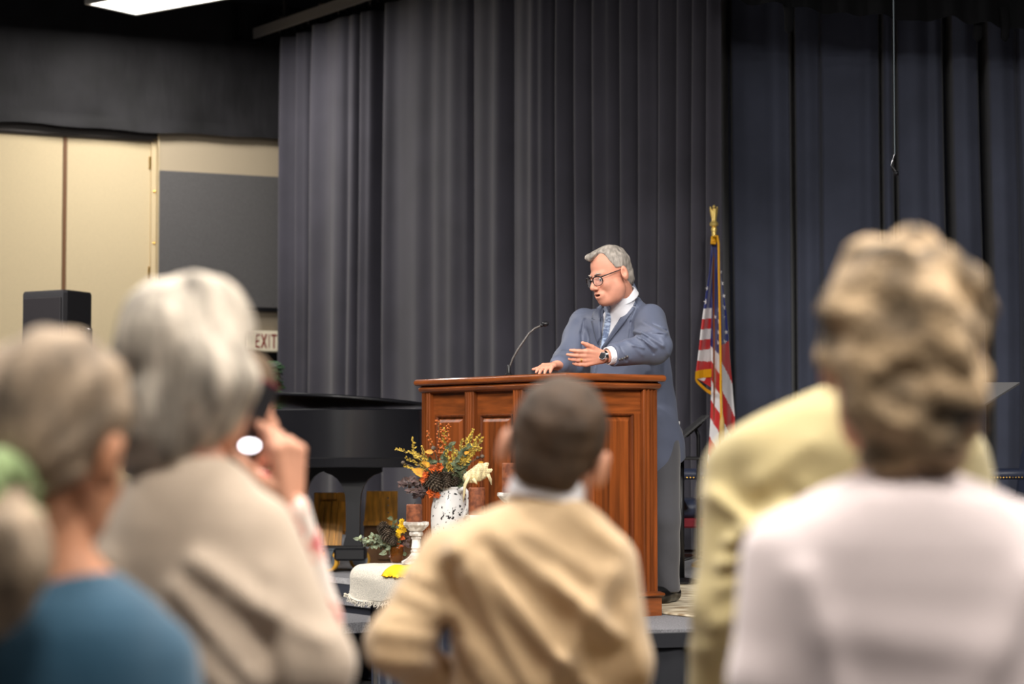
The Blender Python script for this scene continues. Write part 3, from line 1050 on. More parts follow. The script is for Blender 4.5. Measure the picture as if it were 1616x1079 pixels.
a, b2 = at(1066, 694, 12.72), at(1112, 655, 12.72)
c = (a + b2) / 2
music_stand((c[0], c[1]), (1, .0), c[2] - STAGE, -50, .5, .235, 'black music stand seen edge-on between the speaker and the flag', M['black_metal'])
a, b2 = at(1608, 607, 11.0), at(1553, 640, 11.0)
Yq = 11.0
t = empty('music_stand', (at(1572, 700, Yq)[0], Yq, STAGE), 'grey music stand with tilted desk at the right edge of the stage', 'music stand')
P0, P1, P2, P3 = at(1609, 606.5, 11.15), at(1554, 641, 10.85), at(1480, 641, 10.85), at(1515, 606.5, 11.15)
nn = np.cross(P1 - P0, P3 - P0); nn /= np.linalg.norm(nn)
if nn[2] > 0: nn = -nn
dk = MB().loft([[P0, P1, P2, P3], [p - nn * .012 for p in (P0, P1, P2, P3)]]).build('desk', mat('light_grey_metal', (108, 107, 108), .5), t)


def onq(a, b_): return P0 * (1 - a) * (1 - b_) + P3 * a * (1 - b_) + P1 * (1 - a) * b_ + P2 * a * b_


MB().loft([[onq(.14, .12), onq(.14, .86), onq(.24, .86), onq(.24, .12)], [p + nn * .022 for p in (onq(.14, .12), onq(.14, .86), onq(.24, .86), onq(.24, .12))]]).build('brace', M['black_metal'], t)
MB().loft([[onq(.2, .1), onq(.2, .16), onq(.9, .16), onq(.9, .1)], [p + nn * .014 for p in (onq(.2, .1), onq(.2, .16), onq(.9, .16), onq(.9, .1))]]).build('brace', M['black_metal'], t)
MB().loft([[onq(.42, .5), onq(.42, .8), onq(.62, .8), onq(.62, .5)], [p + nn * .03 for p in (onq(.42, .5), onq(.42, .8), onq(.62, .8), onq(.62, .5))]]).build('pivot', M['black_metal'], t)
pc = onq(.52, .65)
MB().tube([pc, pc + np.array([0, .05, -.07]), (pc[0], pc[1] + .05, STAGE + .12)], .013, 10).build('pole', M['black_metal'], t, smooth=True)
for k in range(3):
    a = 2 * PI * k / 3 + .4
    MB().tube([(pc[0], pc[1] + .05, STAGE + .14), (pc[0] + .27 * math.cos(a), pc[1] + .05 + .27 * math.sin(a), STAGE + .025)], .009, 6).build('leg', M['black_metal'], t)

ty = 12.2
tp = at(1075, 722, ty)
t = empty('side_table', (tp[0], ty, STAGE), 'small black side table beside the speaker holding a water bottle', 'side table')
MB().box((tp[0] - .13, ty - .13, tp[2] - .012), (tp[0] + .125, ty + .13, tp[2] + .006), .004).build('tabletop', M['black_metal'], t)
MB().tube([(tp[0], ty, tp[2] - .01), (tp[0], ty, STAGE + .035)], .018, 10).build('pole', M['black_metal'], t, smooth=True)
MB().lathe([(.13, 0), (.13, .012), (.03, .03), (.0, .03)], (tp[0], ty, STAGE + .014), 20).build('base', M['black_metal'], t, auto=30)
bp = at(1069.5, 721, ty - .02); bp[2] = tp[2] + .006
M['clear'] = mat('clear_plastic', (235, 240, 245), .08, trans=.9, ior=1.3)
t = empty('water_bottle', bp, 'clear plastic water bottle on the small black side table', 'bottle')
MB().lathe([(.0, 0), (.03, 0), (.032, .01), (.031, .07), (.032, .14), (.026, .16), (.013, .18), (.012, .19), (0, .19)], bp, 16).build('body', M['clear'], t, smooth=True)
MB().lathe([(.0325, .05), (.0325, .11)], bp, 16).build('label_band', mat('bottle_label', (120, 140, 200), .5, noise=(30, .6), col2=(200, 90, 100)), t, smooth=True)
MB().lathe([(.0, .188), (.014, .188), (.014, .205), (0, .205)], bp, 12).build('cap', M['white_trim'], t)

# hanging choir microphone
hm = at(1413, 270, 12.0)
t = empty('hanging_microphone', hm, 'thin hanging choir microphone on a wire before the bluer-lit curtain', 'microphone')
w0, w1, w2 = at(1410, 2, 12.0), at(1412, 244, 12.0), at(1407, 262, 12.0)
MB().tube([(w0[0], w0[1], 5.76), w0, w1], .0042, 6).build('wire', mat('grey_wire', (95, 105, 112), .5), t)
MB().tube([w1, (w1 + w2) / 2 + np.array([-.002, 0, 0]), w2], .006, 6).build('gooseneck', M['chrome'], t)
MB().tube([w2, at(1410, 267, 12.0)], .004, 6).tube([at(1409, 265, 12.0), at(1413.5, 272, 12.0)], .01, 8).build('capsule', M['black_metal'], t)
MB().tube([at(1411.5, 274, 12), at(1417.5, 273, 12)], .014, 8).build('foam_tip', M['dark_metal'], t, smooth=True)

# ------------------------------------------------------------------ loudspeaker on its stand, exit sign, plant
sy = 15.0
q0 = at(105, 470, sy)
ztop = at(60, 461, sy)[2]
hh = .74
pa = empty('loudspeaker', (q0[0], sy, ztop - hh), 'black loudspeaker on a pole before the cream partition', 'loudspeaker')
PM = Matrix.Translation((q0[0] - .03, sy, 0)) @ Matrix.Rotation(math.radians(-33), 4, 'Z')
x0 = .20
poly = [(-x0, -.19), (x0, -.19), (x0 + .012, -.16), (x0 - .05, .14), (x0 - .12, .19), (-x0 + .12, .19), (-x0 + .05, .14), (-x0 - .012, -.16)]
MB(PM).loft([[(x * .97, y * .97, ztop - hh) for x, y in poly], [(x, y, ztop - hh + .02) for x, y in poly], [(x, y, ztop - .02) for x, y in poly], [(x * .96, y * .96, ztop) for x, y in poly]]).build('cabinet', M['cabinet'], pa, auto=25)
MB(PM).box((-x0 + .015, -.205, ztop - hh + .04), (x0 - .015, -.188, ztop - .05), .006).build('grille', M['grille'], pa)
hd = MB(PM).tube([(x0 - .03, .02, ztop - .27), (x0 + .035, .035, ztop - .28), (x0 + .035, .035, ztop - .5), (x0 - .03, .02, ztop - .51)], .022, 8).build('handle', M['black_metal'], pa, smooth=True)
for z in (-.275, -.505):
    MB(PM).tube([(x0 + .0, .03, ztop + z), (x0 + .05, .036, ztop + z)], .014, 8).build('bolt', M['chrome'], pa, smooth=True)
ps = empty('speaker_stand', (q0[0] - .03, sy, STAGE), 'black tripod stand under the loudspeaker by the partition', 'speaker stand')
MB().tube([(q0[0] - .03, sy, STAGE + .1), (q0[0] - .03, sy, ztop - hh)], .02, 10).build('pole', M['black_metal'], ps, smooth=True)
for k in range(3):
    a = 2 * PI * k / 3
    MB().tube([(q0[0] - .03, sy, STAGE + .55), (q0[0] - .03 + .45 * math.cos(a), sy + .45 * math.sin(a), STAGE + .015)], .014, 8).build('leg', M['black_metal'], ps)

se, s_e2 = wall_s(386), wall_s(434.5)
ze0, ze1 = wall_z(420, 555), wall_z(420, 523)
ex = empty('exit_sign', WF @ Vector(((se + s_e2) / 2, .05, ze0)), 'cream exit sign with red letters beside the curtain edge', 'exit sign')
MB(WF).box((s_e2, .02, ze0), (se, .11, ze1), .008).build('housing', M['exit_face'], ex)
MB(WF).box((s_e2 - .03, .021, ze0 - .02), (s_e2 - .002, .1, ze0 + .12)).build('side_bracket', M['dark_metal'], ex)
EH = ze1 - ze0
pxm = (se - s_e2) / 48.5


def letter(strokes, x0, w):
    mb = MB(WF)
    for (a, b_, c_, d) in strokes:
        p, q = np.array([a, b_]), np.array([c_, d])
        t_ = (q - p) / np.linalg.norm(q - p)
        n_ = np.array([-t_[1], t_[0]]) * .0
        th = .5 * .17
        X = lambda u: se - (x0 + u * w) * pxm
        Z = lambda v: ze0 + EH * (.16 + v * .68)
        if abs(a - c_) < .3 * abs(b_ - d):     # upright
            mb.box((X(a + .11), .11, Z(min(b_, d))), (X(a - .11), .114, Z(max(b_, d))))
        elif abs(b_ - d) < 1e-6:
            mb.box((X(max(a, c_)), .11, Z(b_ - .065)), (X(min(a, c_)), .114, Z(b_ + .065)))
        else:
            pts = [(X(a - .13), Z(b_)), (X(a + .13), Z(b_)), (X(c_ + .13), Z(d)), (X(c_ - .13), Z(d))]
            mb.loft([[(x, .11, z) for x, z in pts], [(x, .114, z) for x, z in pts]])
    return mb.build('letter', M['exit_red'], ex)


letter([(.12, 0, .12, 1), (0, .935, .95, .935), (0, .5, .8, .5), (0, .065, .95, .065)], 11.5, 7)
letter([(.1, 0, .9, 1), (.9, 0, .1, 1)], 20, 9.5)
letter([(.5, 0, .5, 1)], 30.3, 5)
letter([(.5, 0, .5, 1), (0, .935, 1, .935)], 36, 9)

plY = 17.5
pp0 = at(417, 612, plY)
t = empty('potted_plant', (pp0[0], plY, STAGE), 'green leafy potted plant below the exit sign', 'plant')
MB().lathe([(.0, 0), (.13, 0), (.17, .25), (.18, .3), (.15, .3), (.14, .26), (0, .26)], (pp0[0], plY, STAGE), 20).build('pot', M['black_metal'], t, smooth=True)
rr = random.Random(2)
top = at(418, 577, plY)[2]
fo = MB()
for k in range(9):
    a = rr.uniform(0, 6.28)
    fo.tube([(pp0[0], plY, STAGE + .25), (pp0[0] + .08 * math.cos(a), plY + .08 * math.sin(a), 1.3), (pp0[0] + .12 * math.cos(a), plY + .12 * math.sin(a), top - .1)], .006, 5)
fo.build('stems', M['plant'], t)
lf = MB()
for k in range(900):
    z = top - (top - 1.15) * rr.random() ** 1.5
    a, r_ = rr.uniform(0, 6.28), rr.uniform(.02, .13)
    lf.leaf((pp0[0] + r_ * math.cos(a), plY + r_ * math.sin(a), z), (math.cos(a + 1), math.sin(a + 1), rr.uniform(-.5, .6)), (rr.uniform(-.4, .4), -.6, .6), rr.uniform(.08, .12), .045)
o = lf.build('leaves', M['plant'], t); o['kind'] = 'stuff'

# ------------------------------------------------------------------ grand piano on a wheeled dolly
A_ = -D
legp = at(558, 700, 13.46); legp[2] = 0
PL = 1.62
PO = legp - A_ * 1.24 - N * .40
PF = Matrix(((A_[0], N[0], 0, PO[0]), (A_[1], N[1], 0, PO[1]), (0, 0, 1, 0), (0, 0, 0, 1)))
PZ0, PZ1 = 1.325, 1.64
pn = empty('grand_piano', (legp[0], legp[1], STAGE), 'glossy black grand piano behind the flowers left of the lectern', 'piano')


def outline(off=0, n=40):
    ctl = [(0, 0), (0, 1.42), (.45, 1.42), (.62, 1.40), (.78, 1.30), (.92, 1.13), (1.05, .97), (1.2, .86), (1.36, .78), (1.5, .66), (1.59, .48), (1.62, .3), (1.6, .12), (1.52, 0)]
    pts = []
    P = np.array(ctl, float)
    for i in range(len(P) - 1):
        if i < 2 or i == len(P) - 1:
            pts.append(P[i]); continue
        p0, p1, p2, p3 = P[max(i - 1, 2)], P[i], P[i + 1], P[min(i + 2, len(P) - 1)]
        for t in np.linspace(0, 1, 6, endpoint=False):
            pts.append(.5 * ((2 * p1) + (p2 - p0) * t + (2 * p0 - 5 * p1 + 4 * p2 - p3) * t * t + (3 * p1 - p0 - 3 * p2 + p3) * t ** 3))
    pts.append(P[-1])
    pts = np.array(pts)
    if off:
        c = np.array([.7, .6])
        nx = np.roll(pts, -1, 0) - np.roll(pts, 1, 0)
        nv = np.stack([-nx[:, 1], nx[:, 0]], 1)
        nv /= np.linalg.norm(nv, axis=1)[:, None] + 1e-9
        pts = pts + nv * off
    return [tuple(p) for p in pts][::-1]


MB(PF).loft([[(x, y, z) for x, y in outline(o)] for o, z in ((-.012, PZ0), (0, PZ0 + .01), (0, PZ1 - .008), (-.008, PZ1))], caps=False).build('rim', M['piano'], pn, auto=30)
MB(PF).prism(outline(-.02), PZ0 + .01, PZ0 + .05).build('soundboard', M['piano_sat'], pn)
MB(PF).prism(outline(-.06), PZ1 - .1, PZ1 - .07).build('iron_plate', M['gold_frame'], pn)
MB(PF).loft([[(x, y, z) for x, y in outline(o)] for o, z in ((-.03, PZ0 - .055), (-.02, PZ0 - .05), (-.012, PZ0))]).build('lower_moulding', M['piano_sat'], pn)
LT = PF @ Matrix.Translation((0, 0, PZ1 + .012)) @ Matrix.Rotation(math.radians(4.6), 4, 'X')
MB(LT).loft([[(x, y, z) for x, y in outline(o)] for o, z in ((.008, 0), (.018, .006), (.018, .016), (.01, .022))]).build('lid', M['piano'], pn, auto=30)
MB(PF).tube([(.35, 1.34, PZ1 - .08), (.35, 1.33, PZ1 + .115)], .012, 8).build('lid_prop', M['gold_frame'], pn)
MB(PF).tube([(1.0, .93, PZ1 - .08), (1.0, .92, PZ1 + .075)], .01, 8).build('lid_prop', M['gold_frame'], pn)
MB(PF).box((-.22, .02, PZ0), (0, 1.4, PZ0 + .1), .01).box((-.2, .0, PZ0), (0, .06, PZ1 - .02), .01).box((-.2, 1.36, PZ0), (0, 1.42, PZ1 - .02), .01).build('key_bed', M['piano'], pn)
ky = MB(PF)
for k in range(52): ky.box((-.19, .08 + k * .0242, PZ0 + .1), (-.03, .08 + k * .0242 + .023, PZ0 + .118))
o = ky.build('white_keys', M['white_trim'], pn); o['kind'] = 'stuff'


def piano_leg(p, wide=True):
    zt_, zb_ = PZ0 - .055, STAGE + .168
    half = [(.185, zt_), (.185, zt_ - .03), (.165, zt_ - .04), (.135, zt_ - .05), (.10, zt_ - .075), (.068, zt_ - .12), (.05, zt_ - .18), (.045, zt_ - .26), (.043, zb_ + .06), (.05, zb_ + .05), (.06, zb_)]
    pts = [(-x, z) for x, z in half] + [(x, z) for x, z in half[::-1]]
    mb = MB()
    mb.loft([[(p[0] + x, p[1] - .05, z) for x, z in pts], [(p[0] + x, p[1] + .05, z) for x, z in pts]])
    return mb.build('leg', M['piano_sat'], pn, auto=30)


lg2, lg3 = PO + A_ * .12 + N * .16, PO + A_ * .12 + N * 1.26
for p in (legp, lg2, lg3): piano_leg(p)
dl = empty('piano_dolly', (legp[0], legp[1], STAGE), 'black steel piano dolly with yellow-tyred casters under the grand piano', 'dolly')
dc = (legp + lg2 + lg3) / 3
ZB = STAGE + .12
for p in (legp, lg2, lg3):
    a, q = np.array([p[0], p[1], ZB]), np.array([dc[0], dc[1], ZB])
    t_ = (q - a) / np.linalg.norm(q - a); s_ = np.array([-t_[1], t_[0], 0]) * .035
    MB().loft([[a - s_ - t_ * .05 + np.array([0, 0, -.02]), a + s_ - t_ * .05 + np.array([0, 0, -.02]), a + s_ - t_ * .05 + np.array([0, 0, .03]), a - s_ - t_ * .05 + np.array([0, 0, .03])],
               [q - s_ + np.array([0, 0, -.02]), q + s_ + np.array([0, 0, -.02]), q + s_ + np.array([0, 0, .03]), q - s_ + np.array([0, 0, .03])]]).build('arm', M['black_metal'], dl)
    MB().box((p[0] - .115, p[1] - .09, STAGE + .075), (p[0] + .085, p[1] + .09, STAGE + .155), .012).box((p[0] - .225, p[1] - .06, STAGE + .152), (p[0] + .07, p[1] + .06, STAGE + .166)).build('leg_cup', M['black_metal'], dl)


def caster(c, d):
    """wheel with its fork under the dolly, rolling towards D"""
    d = np.array([d[0], d[1], 0.]); d /= np.linalg.norm(d)
    s = np.array([-d[1], d[0], 0])
    Mx = Matrix(((d[0], s[0], 0, c[0]), (d[1], s[1], 0, c[1]), (0, 0, 1, STAGE), (0, 0, 0, 1)))
    w = MB(Mx)
    R = []
    for y, r in ((-.018, .05), (-.02, .062), (-.012, .068), (.012, .068), (.02, .062), (.018, .05)):
        R.append([(r * math.cos(k * PI / 12), y, .069 + r * math.sin(k * PI / 12)) for k in range(24)])
    wo = w.loft(R, caps=False).build('wheel', M['rubber_yellow'], dl, smooth=True)
    R = []
    for y, r in ((-.016, .012), (-.017, .05), (.017, .05), (.016, .012)):
        R.append([(r * math.cos(k * PI / 12), y, .069 + r * math.sin(k * PI / 12)) for k in range(24)])
    MB(Mx).loft(R).build('hub', M['galv'], wo, auto=30)
    f = MB(Mx)
    for y in (-.028, .026):
        f.loft([[(-.015, y, .06), (.018, y, .06), (.05, y, .145), (-.02, y, .145)], [(-.015, y + .004, .06), (.018, y + .004, .06), (.05, y + .004, .145), (-.02, y + .004, .145)]])
    f.box((-.03, -.035, .143), (.055, .035, .152)).tube([(0, -.034, .069), (0, .034, .069)], .01, 8)
    f.build('fork', M['galv'], dl)


cw = at(521, 700, 13.46)
caster((cw[0], 13.44), (.9, -.45))
caster((legp[0] + .03, legp[1] + .17), (1, .2))
for p in (lg2, lg3):
    caster((p[0] - .12, p[1]), (1, .3)); caster((p[0] + .12, p[1]), (1, -.3))

# wooden panels and box behind the piano leg
by = 14.35
b0, b1 = at(495, 884, by), at(549, 777, by)
t = empty('wooden_screen', ((b0[0] + b1[0]) / 2, by, STAGE), 'honey-coloured framed wooden board leaning behind the piano leg', 'board')
X0, X1, Z0, Z1 = b0[0], b1[0], STAGE, b1[2]
MB().box((X0, by, Z0 + .22), (X0 + .05, by + .03, Z1), .004).build('stile', M['honey'], t)
MB().box((X1 - .075, by, Z0 + .22), (X1, by + .03, Z1), .004).build('stile', M['honey'], t)
MB().box((X0 + .05, by, Z1 - .05), (X1 - .075, by + .03, Z1), .004).build('rail', M['honey'], t)
MB().box((X0 + .04, by + .015, Z0 + .2), (X1 - .02, by + .028, Z1 - .02)).build('back_board', M['honey'], t)
n = 4
for k in range(n):
    a = X0 + .015 + (X1 - X0 - .05) * k / n; c = a + (X1 - X0 - .05) / n - .003
    MB().loft([[(a - .01, by - .10, Z0 + .0), (c - .01, by - .10, Z0), (c - .01, by - .08, Z0), (a - .01, by - .08, Z0)], [(a + .022, by - .02, Z1 - .06), (c + .022, by - .02, Z1 - .06), (c + .022, by - .002, Z1 - .06), (a + .022, by - .002, Z1 - .06)]]).build('plank', M['honey'], t)
c0, c1 = at(574, 829, by), at(627, 775, by)
t = empty('wooden_crate', ((c0[0] + c1[0]) / 2, by + .1, STAGE), 'brown box with a honey-coloured upper panel between piano leg and candle', 'crate')
MB().loft([[(c0[0], by, c0[2]), (c1[0], by, c0[2]), (c1[0], by + .03, c0[2]), (c0[0], by + .03, c0[2])], [(c0[0] + .018, by + .03, c1[2]), (c1[0], by + .03, c1[2]), (c1[0], by + .06, c1[2]), (c0[0] + .018, by + .06, c1[2])]]).build('upper_panel', M['honey'], t)
MB().box((c0[0] - .002, by - .006, c0[2] - .0), (c1[0] + .002, by + .0, c0[2] + .03)).build('batten', M['honey'], t)
for k in range(4):
    p = at(612 + k * .3, 786 + k * 11.5, by - .0)
    MB().ball((p[0], by + .012 + (3 - k) * .006, p[2]), .009, 8, 5).build('screw', M['chrome'], t)
MB().box((c0[0], by + .02, STAGE), (c1[0] + .1, by + .4, c0[2] - .002), .004).build('body', M['box_brown'], t)
MB().box((c0[0] + .1, by - .0, STAGE + .03), (c1[0] + .08, by + .02, c0[2] - .03)).build('front_board', M['box_brown'], t)

# ------------------------------------------------------------------ display table with cloth
TU0, TU1, TV0, TV1 = -.75, .775, .215, .65
TZ = .845 - STAGE
tb = empty('display_table', (uv((TU0 + TU1) / 2, .43)[0], uv((TU0 + TU1) / 2, .43)[1], 0), 'narrow display table with navy pleated skirt in front of the lectern', 'table')
MB(LF).box((TU0, TV0, TZ - .03), (TU1, TV1, TZ), .005).build('tabletop', M['box_brown'], tb)
for a in (TU0 + .06, TU1 - .06):
    for c in (TV0 + .06, TV1 - .06):
        p = uv(a, c)
        MB().tube([(p[0], p[1], 0), (p[0], p[1], .8)], .018, 8).build('leg', M['grey_metal'], tb)
q = [uv(TU1 - .035, TV0 + .035), uv(TU1 - .035, TV1 - .035), uv(TU0 + .035, TV1 - .035), uv(TU0 + .035, TV0 + .035)]
for i in range(4):
    a, c = q[i], q[(i + 1) % 4]
    pleats(c, a, .015, .813, 'skirt', M['navy_skirt'], tb, .012, .11, flare=.02)
M['burlap'] = mat('linen_cloth', (218, 210, 195), .95, noise=(190, .16), bump=(260, .6, .003), sheen=.2)
NU, NV = 90, 40
V, Fc = [], []
hangs = .17
ur, vr = TU1 - TU0 + .0, TV1 - TV0
us_ = np.concatenate([np.linspace(TU0 + .25, TU1 - .012, 60), TU1 - .012 + np.linspace(.01, .22, 26)])
vs_ = np.concatenate([np.linspace(TV0 - .0, TV1 - .012, 22), TV1 - .012 + np.linspace(.01, .25, 26)])


def cl_pt(u, v):
    du, dv = max(0, u - (TU1 - .012)), max(0, v - (TV1 - .012))
    r = .045
    e = math.hypot(du, dv)
    z = TZ + .006
    if e > 0:
        ang = min(e / r, PI / 2)
        out = r * math.sin(ang)
        drop = r * (1 - math.cos(ang)) + max(0, e - r * PI / 2)
        wv = 1 + .35 * math.sin(9 * u + 14 * v) * min(1, drop / .1)
        out = out + .018 * min(1, drop / .06) * wv
        lim = .155 + .012 * math.sin(u * 11 + 1) + .004 * math.sin(u * 29)
        drop = min(drop, lim)
        z -= drop
        return (min(u, TU1 - .012) + du / e * out, min(v, TV1 - .012) + dv / e * out, z)
    return (u, v, z + .002 * math.sin(u * 30) * math.sin(v * 40))


for u in us_:
    for v in vs_: V.append(tuple(LF @ Vector(cl_pt(u, v))))
nv = len(vs_)
for i in range(len(us_) - 1):
    for j in range(nv - 1): Fc.append((i * nv + j, (i + 1) * nv + j, (i + 1) * nv + j + 1, i * nv + j + 1))
clo = mesh('burlap_cloth', V, Fc, M['burlap'], smooth=True, origin=uv(.2, .43, TZ))
tag(clo, 'undyed linen cloth with frayed edge draped over the display table', 'cloth')
clo.modifiers.new('thickness', 'SOLIDIFY').thickness = .004
fr_ = MB()
rr = random.Random(5)
for k in range(170):
    u = TU1 - .75 + k * .0047
    du = .22 if u > TU1 - .03 else 0
    p = Vector(cl_pt(u, TV1 + .2)) if u < TU1 else Vector(cl_pt(TU1 - .03 + (u - TU1 + .03), TV1 + .2))
    a = LF @ p
    fr_.tube([a, a + Vector((rr.uniform(-.008, .006), rr.uniform(-.01, .003), -.012)), a + Vector((rr.uniform(-.014, .01), rr.uniform(-.014, .004), -rr.uniform(.016, .03)))], .0018, 3)
for k in range(60):
    v = TV0 + .35 + k * .008
    a = LF @ Vector(cl_pt(TU1 + .14, min(v, TV1 + .2)))
    fr_.tube([a, a + Vector((-rr.uniform(.006, .02), rr.uniform(-.01, .01), rr.uniform(-.012, .01)))], .002, 3)
o = fr_.build('frayed_threads', M['burlap'], clo); o['kind'] = 'stuff'

nap = MB(LF)
np0 = LF.inverted() @ Vector(at(641, 895, 9.75))
NA, NB = 14, 12
V, Fc = [], []
for i in range(NA + 1):
    for j in range(NB + 1):
        u = .26 + .21 * i / NA
        v = TV1 - .12 + .2 * j / NB
        x, y, z = cl_pt(u, min(v, TV1 + .06 + .004 * math.sin(i * 2.9)))
        V.append((x, y + .010, z + .009 + .003 * math.sin(i * 1.1 + j)))
for i in range(NA):
    for j in range(NB):
        k = i * (NB + 1) + j
        Fc.append((k, k + NB + 1, k + NB + 2, k + 1))
M['napkin'] = mat('yellow_napkin', (246, 194, 0), .75, bump=(200, .5, .003))
o = mesh('yellow_napkin', [tuple(LF @ Vector(v)) for v in V], Fc, M['napkin'], smooth=True, origin=uv(.33, TV1, TZ))
tag(o, 'bright yellow folded napkin hanging over the linen cloth edge', 'napkin')
o.modifiers.new('thickness', 'SOLIDIFY').thickness = .005


def topz(): return STAGE + TZ + .0085


def on_table(px, u_v_Y):
    p = at(px, 700, u_v_Y); p[2] = topz()
    return p


pp_ = E0 - D * .58 + N * .64
pp_[2] = .203
pv = at(575, 1063, pp_[1])
o = MB().loft([[(pp_[0] - .05, pp_[1] - .03, .203), (pp_[0] + .05, pp_[1] - .03, .203), (pp_[0] + .05, pp_[1] - .027, .203), (pp_[0] - .05, pp_[1] - .027, .203)], [(pp_[0] - .045, pp_[1] + .03, .29), (pp_[0] + .05, pp_[1] + .03, .28), (pp_[0] + .05, pp_[1] + .033, .28), (pp_[0] - .045, pp_[1] + .033, .29)], [(pp_[0] - .05, pp_[1] + .07, .203), (pp_[0] + .05, pp_[1] + .07, .203), (pp_[0] + .05, pp_[1] + .073, .203), (pp_[0] - .05, pp_[1] + .073, .203)]]).build('folded_paper', M['white_paint'], origin=pp_)
tag(o, 'small white folded paper standing on the lower stage step by the skirted table', 'paper')
# candle pedestals
M['ped_white'] = mat('distressed_white', (232, 228, 224), .5, noise=(30, .3, .06), col2=(176, 166, 156))
M['candle'] = mat('brown_candle', (150, 88, 58), .6, noise=(38, .55, .1), col2=(106, 60, 42))
M['wick'] = mat('wick', (30, 25, 22), .9)


def pedestal(px, Y, pyplate, rp, label):
    p = on_table(px, Y)
    h = at(px, pyplate, Y)[2] - p[2]
    t = empty('candle_stand', p, label, 'candle stand', 'white turned candle stands')
    k = h / .2
    MB().lathe([(.0, h - .045), (.03, h - .045), (rp * .6, h - .04), (rp * .9, h - .022), (rp, h - .014), (rp, h - .002), (rp - .004, h), (rp - .012, h - .006), (0, h - .006)], p, 28).build('plate', M['ped_white'], t, auto=35)
    pr = [(.0, 0), (.068, 0), (.07, .012), (.05, .022), (.034, .034), (.024, .05), (.022, .055), (.026, .058), (.026, .064), (.021, .067), (.021, .072), (.025, .075), (.022, .08), (.02, .10), (.019, .115), (.024, .12), (.024, .126), (.02, .129), (.031, .134), (.034, .143), (.031, .152), (.024, .158), (.0, .158)]
    MB().lathe([(r, min(z * k, h - .044)) for r, z in pr], p, 24).build('stem', M['ped_white'], t, auto=35)
    return p, h


def candle(p, h, r, hc, dx, label):
    c = p + np.array([dx, 0, h - .0055])
    t = empty('pillar_candle', c, label, 'candle', 'mottled brown pillar candles')
    MB().lathe([(.0, 0), (r - .002, 0), (r, .004), (r, hc - .004), (r - .004, hc), (r - .01, hc - .002), (.0, hc - .005)], c, 28).build('wax', M['candle'], t, auto=40)
    MB().tube([c + np.array([0, 0, hc - .006]), c + np.array([.002, 0, hc + .004]), c + np.array([.005, 0, hc + .008])], .0015, 5).build('wick', M['wick'], t)


p1, h1 = pedestal(657, 9.93, 823, .061, 'white turned candle stand beside the amber vase')
candle(p1, h1, .038, .088, -.009, 'short mottled brown pillar candle on the left stand')
p2, h2 = pedestal(752, 9.72, 812, .055, 'white candle stand under the candle topped by a husk')
candle(p2, h2, .039, .132, .002, 'tall mottled brown pillar candle with a pale husk on top')
p3, h3 = pedestal(806, 9.58, 777, .062, 'tall white candle stand behind the tan-jacketed boy')
candle(p3, h3, .04, .14, .0, 'mottled brown pillar candle on the tallest stand near the boy')

# pale husk on the middle candle
M['husk'] = mat('pale_husk', (226, 206, 160), .8, noise=(60, .25), stretch=(1, 1, .3))
hb = p2 + np.array([0, 0, h2 + .128])
t = empty('corn_husk', hb, 'pale dried husk bundle lying across the brown candle', 'husk')
Yh = p2[1]


def huskf(P):
    d = None
    for a, c, r0, r1 in [((738, 753), (758, 741), .022, .03), ((752, 748), (768, 733), .022, .012), ((756, 750), (775, 742), .026, .008), ((745, 757), (765, 750), .016, .012)]:
        e = rc(P, at(a[0], a[1], Yh - .01), at(c[0], c[1], Yh - .01), r0, r1)
        d = e if d is None else smin(d, e, .012)
    return d + .0022 * np.sin(P[:, 0] * 700 + P[:, 2] * 420) + .0015 * np.sin(P[:, 2] * 900)


sdf_mesh('husk_body', huskf, at(728, 765, Yh) - np.array([0, .08, 0]), at(786, 722, Yh) + np.array([0, .08, 0]), .004, M['husk'], t)
for pts in ([(740, 752), (734, 765), (732, 780), (731.5, 792)], [(746, 755), (750, 760), (753, 764)], [(770, 748), (774, 757), (775.5, 765)]):
    a = [at(x, y, Yh - .035) for x, y in pts]
    w = [.008, .0085, .006, .001] if len(a) == 4 else [.009, .008, .002]
    MB().tube(a, w, 5).build('husk_leaf', M['husk'], t, smooth=True)

# amber glass vase with eucalyptus
M['amber'] = mat('amber_glass', (150, 92, 40), .06, trans=.75, ior=1.3)
M['euc'] = mat('eucalyptus_leaf', (128, 138, 112), .6, noise=(25, .4))
M['euc_dark'] = mat('dusky_leaf', (96, 78, 76), .6, noise=(25, .5))
M['golden'] = mat('goldenrod', (176, 148, 58), .7, noise=(60, .5))
M['orange'] = mat('orange_petal', (188, 86, 30), .6, noise=(40, .45))
M['berry'] = mat('orange_berry', (182, 96, 40), .4)
M['stem'] = mat('dry_stem', (104, 86, 48), .7)
M['cone'] = mat('seed_head', (92, 80, 68), .8, noise=(50, .5))
M['leaf_gold'] = mat('golden_leaf', (206, 146, 42), .55, noise=(40, .3))
M['greenleaf'] = mat('dark_leaf', (78, 88, 62), .6, noise=(30, .5))
M['yellow'] = mat('yellow_petal', (232, 176, 20), .7, noise=(50, .3))
VY_ = 10.0
vp = on_table(626.5, VY_)
t = empty('amber_vase', vp, 'small amber glass vase of leaves on the linen cloth', 'vase')
MB().lathe([(0, 0), (.018, 0), (.028, .006), (.033, .02), (.033, .07), (.031, .078), (.027, .078), (.029, .07), (.029, .022), (.02, .008), (0, .008)], vp, 24).build('glass', M['amber'], t, smooth=True)
rr = random.Random(11)


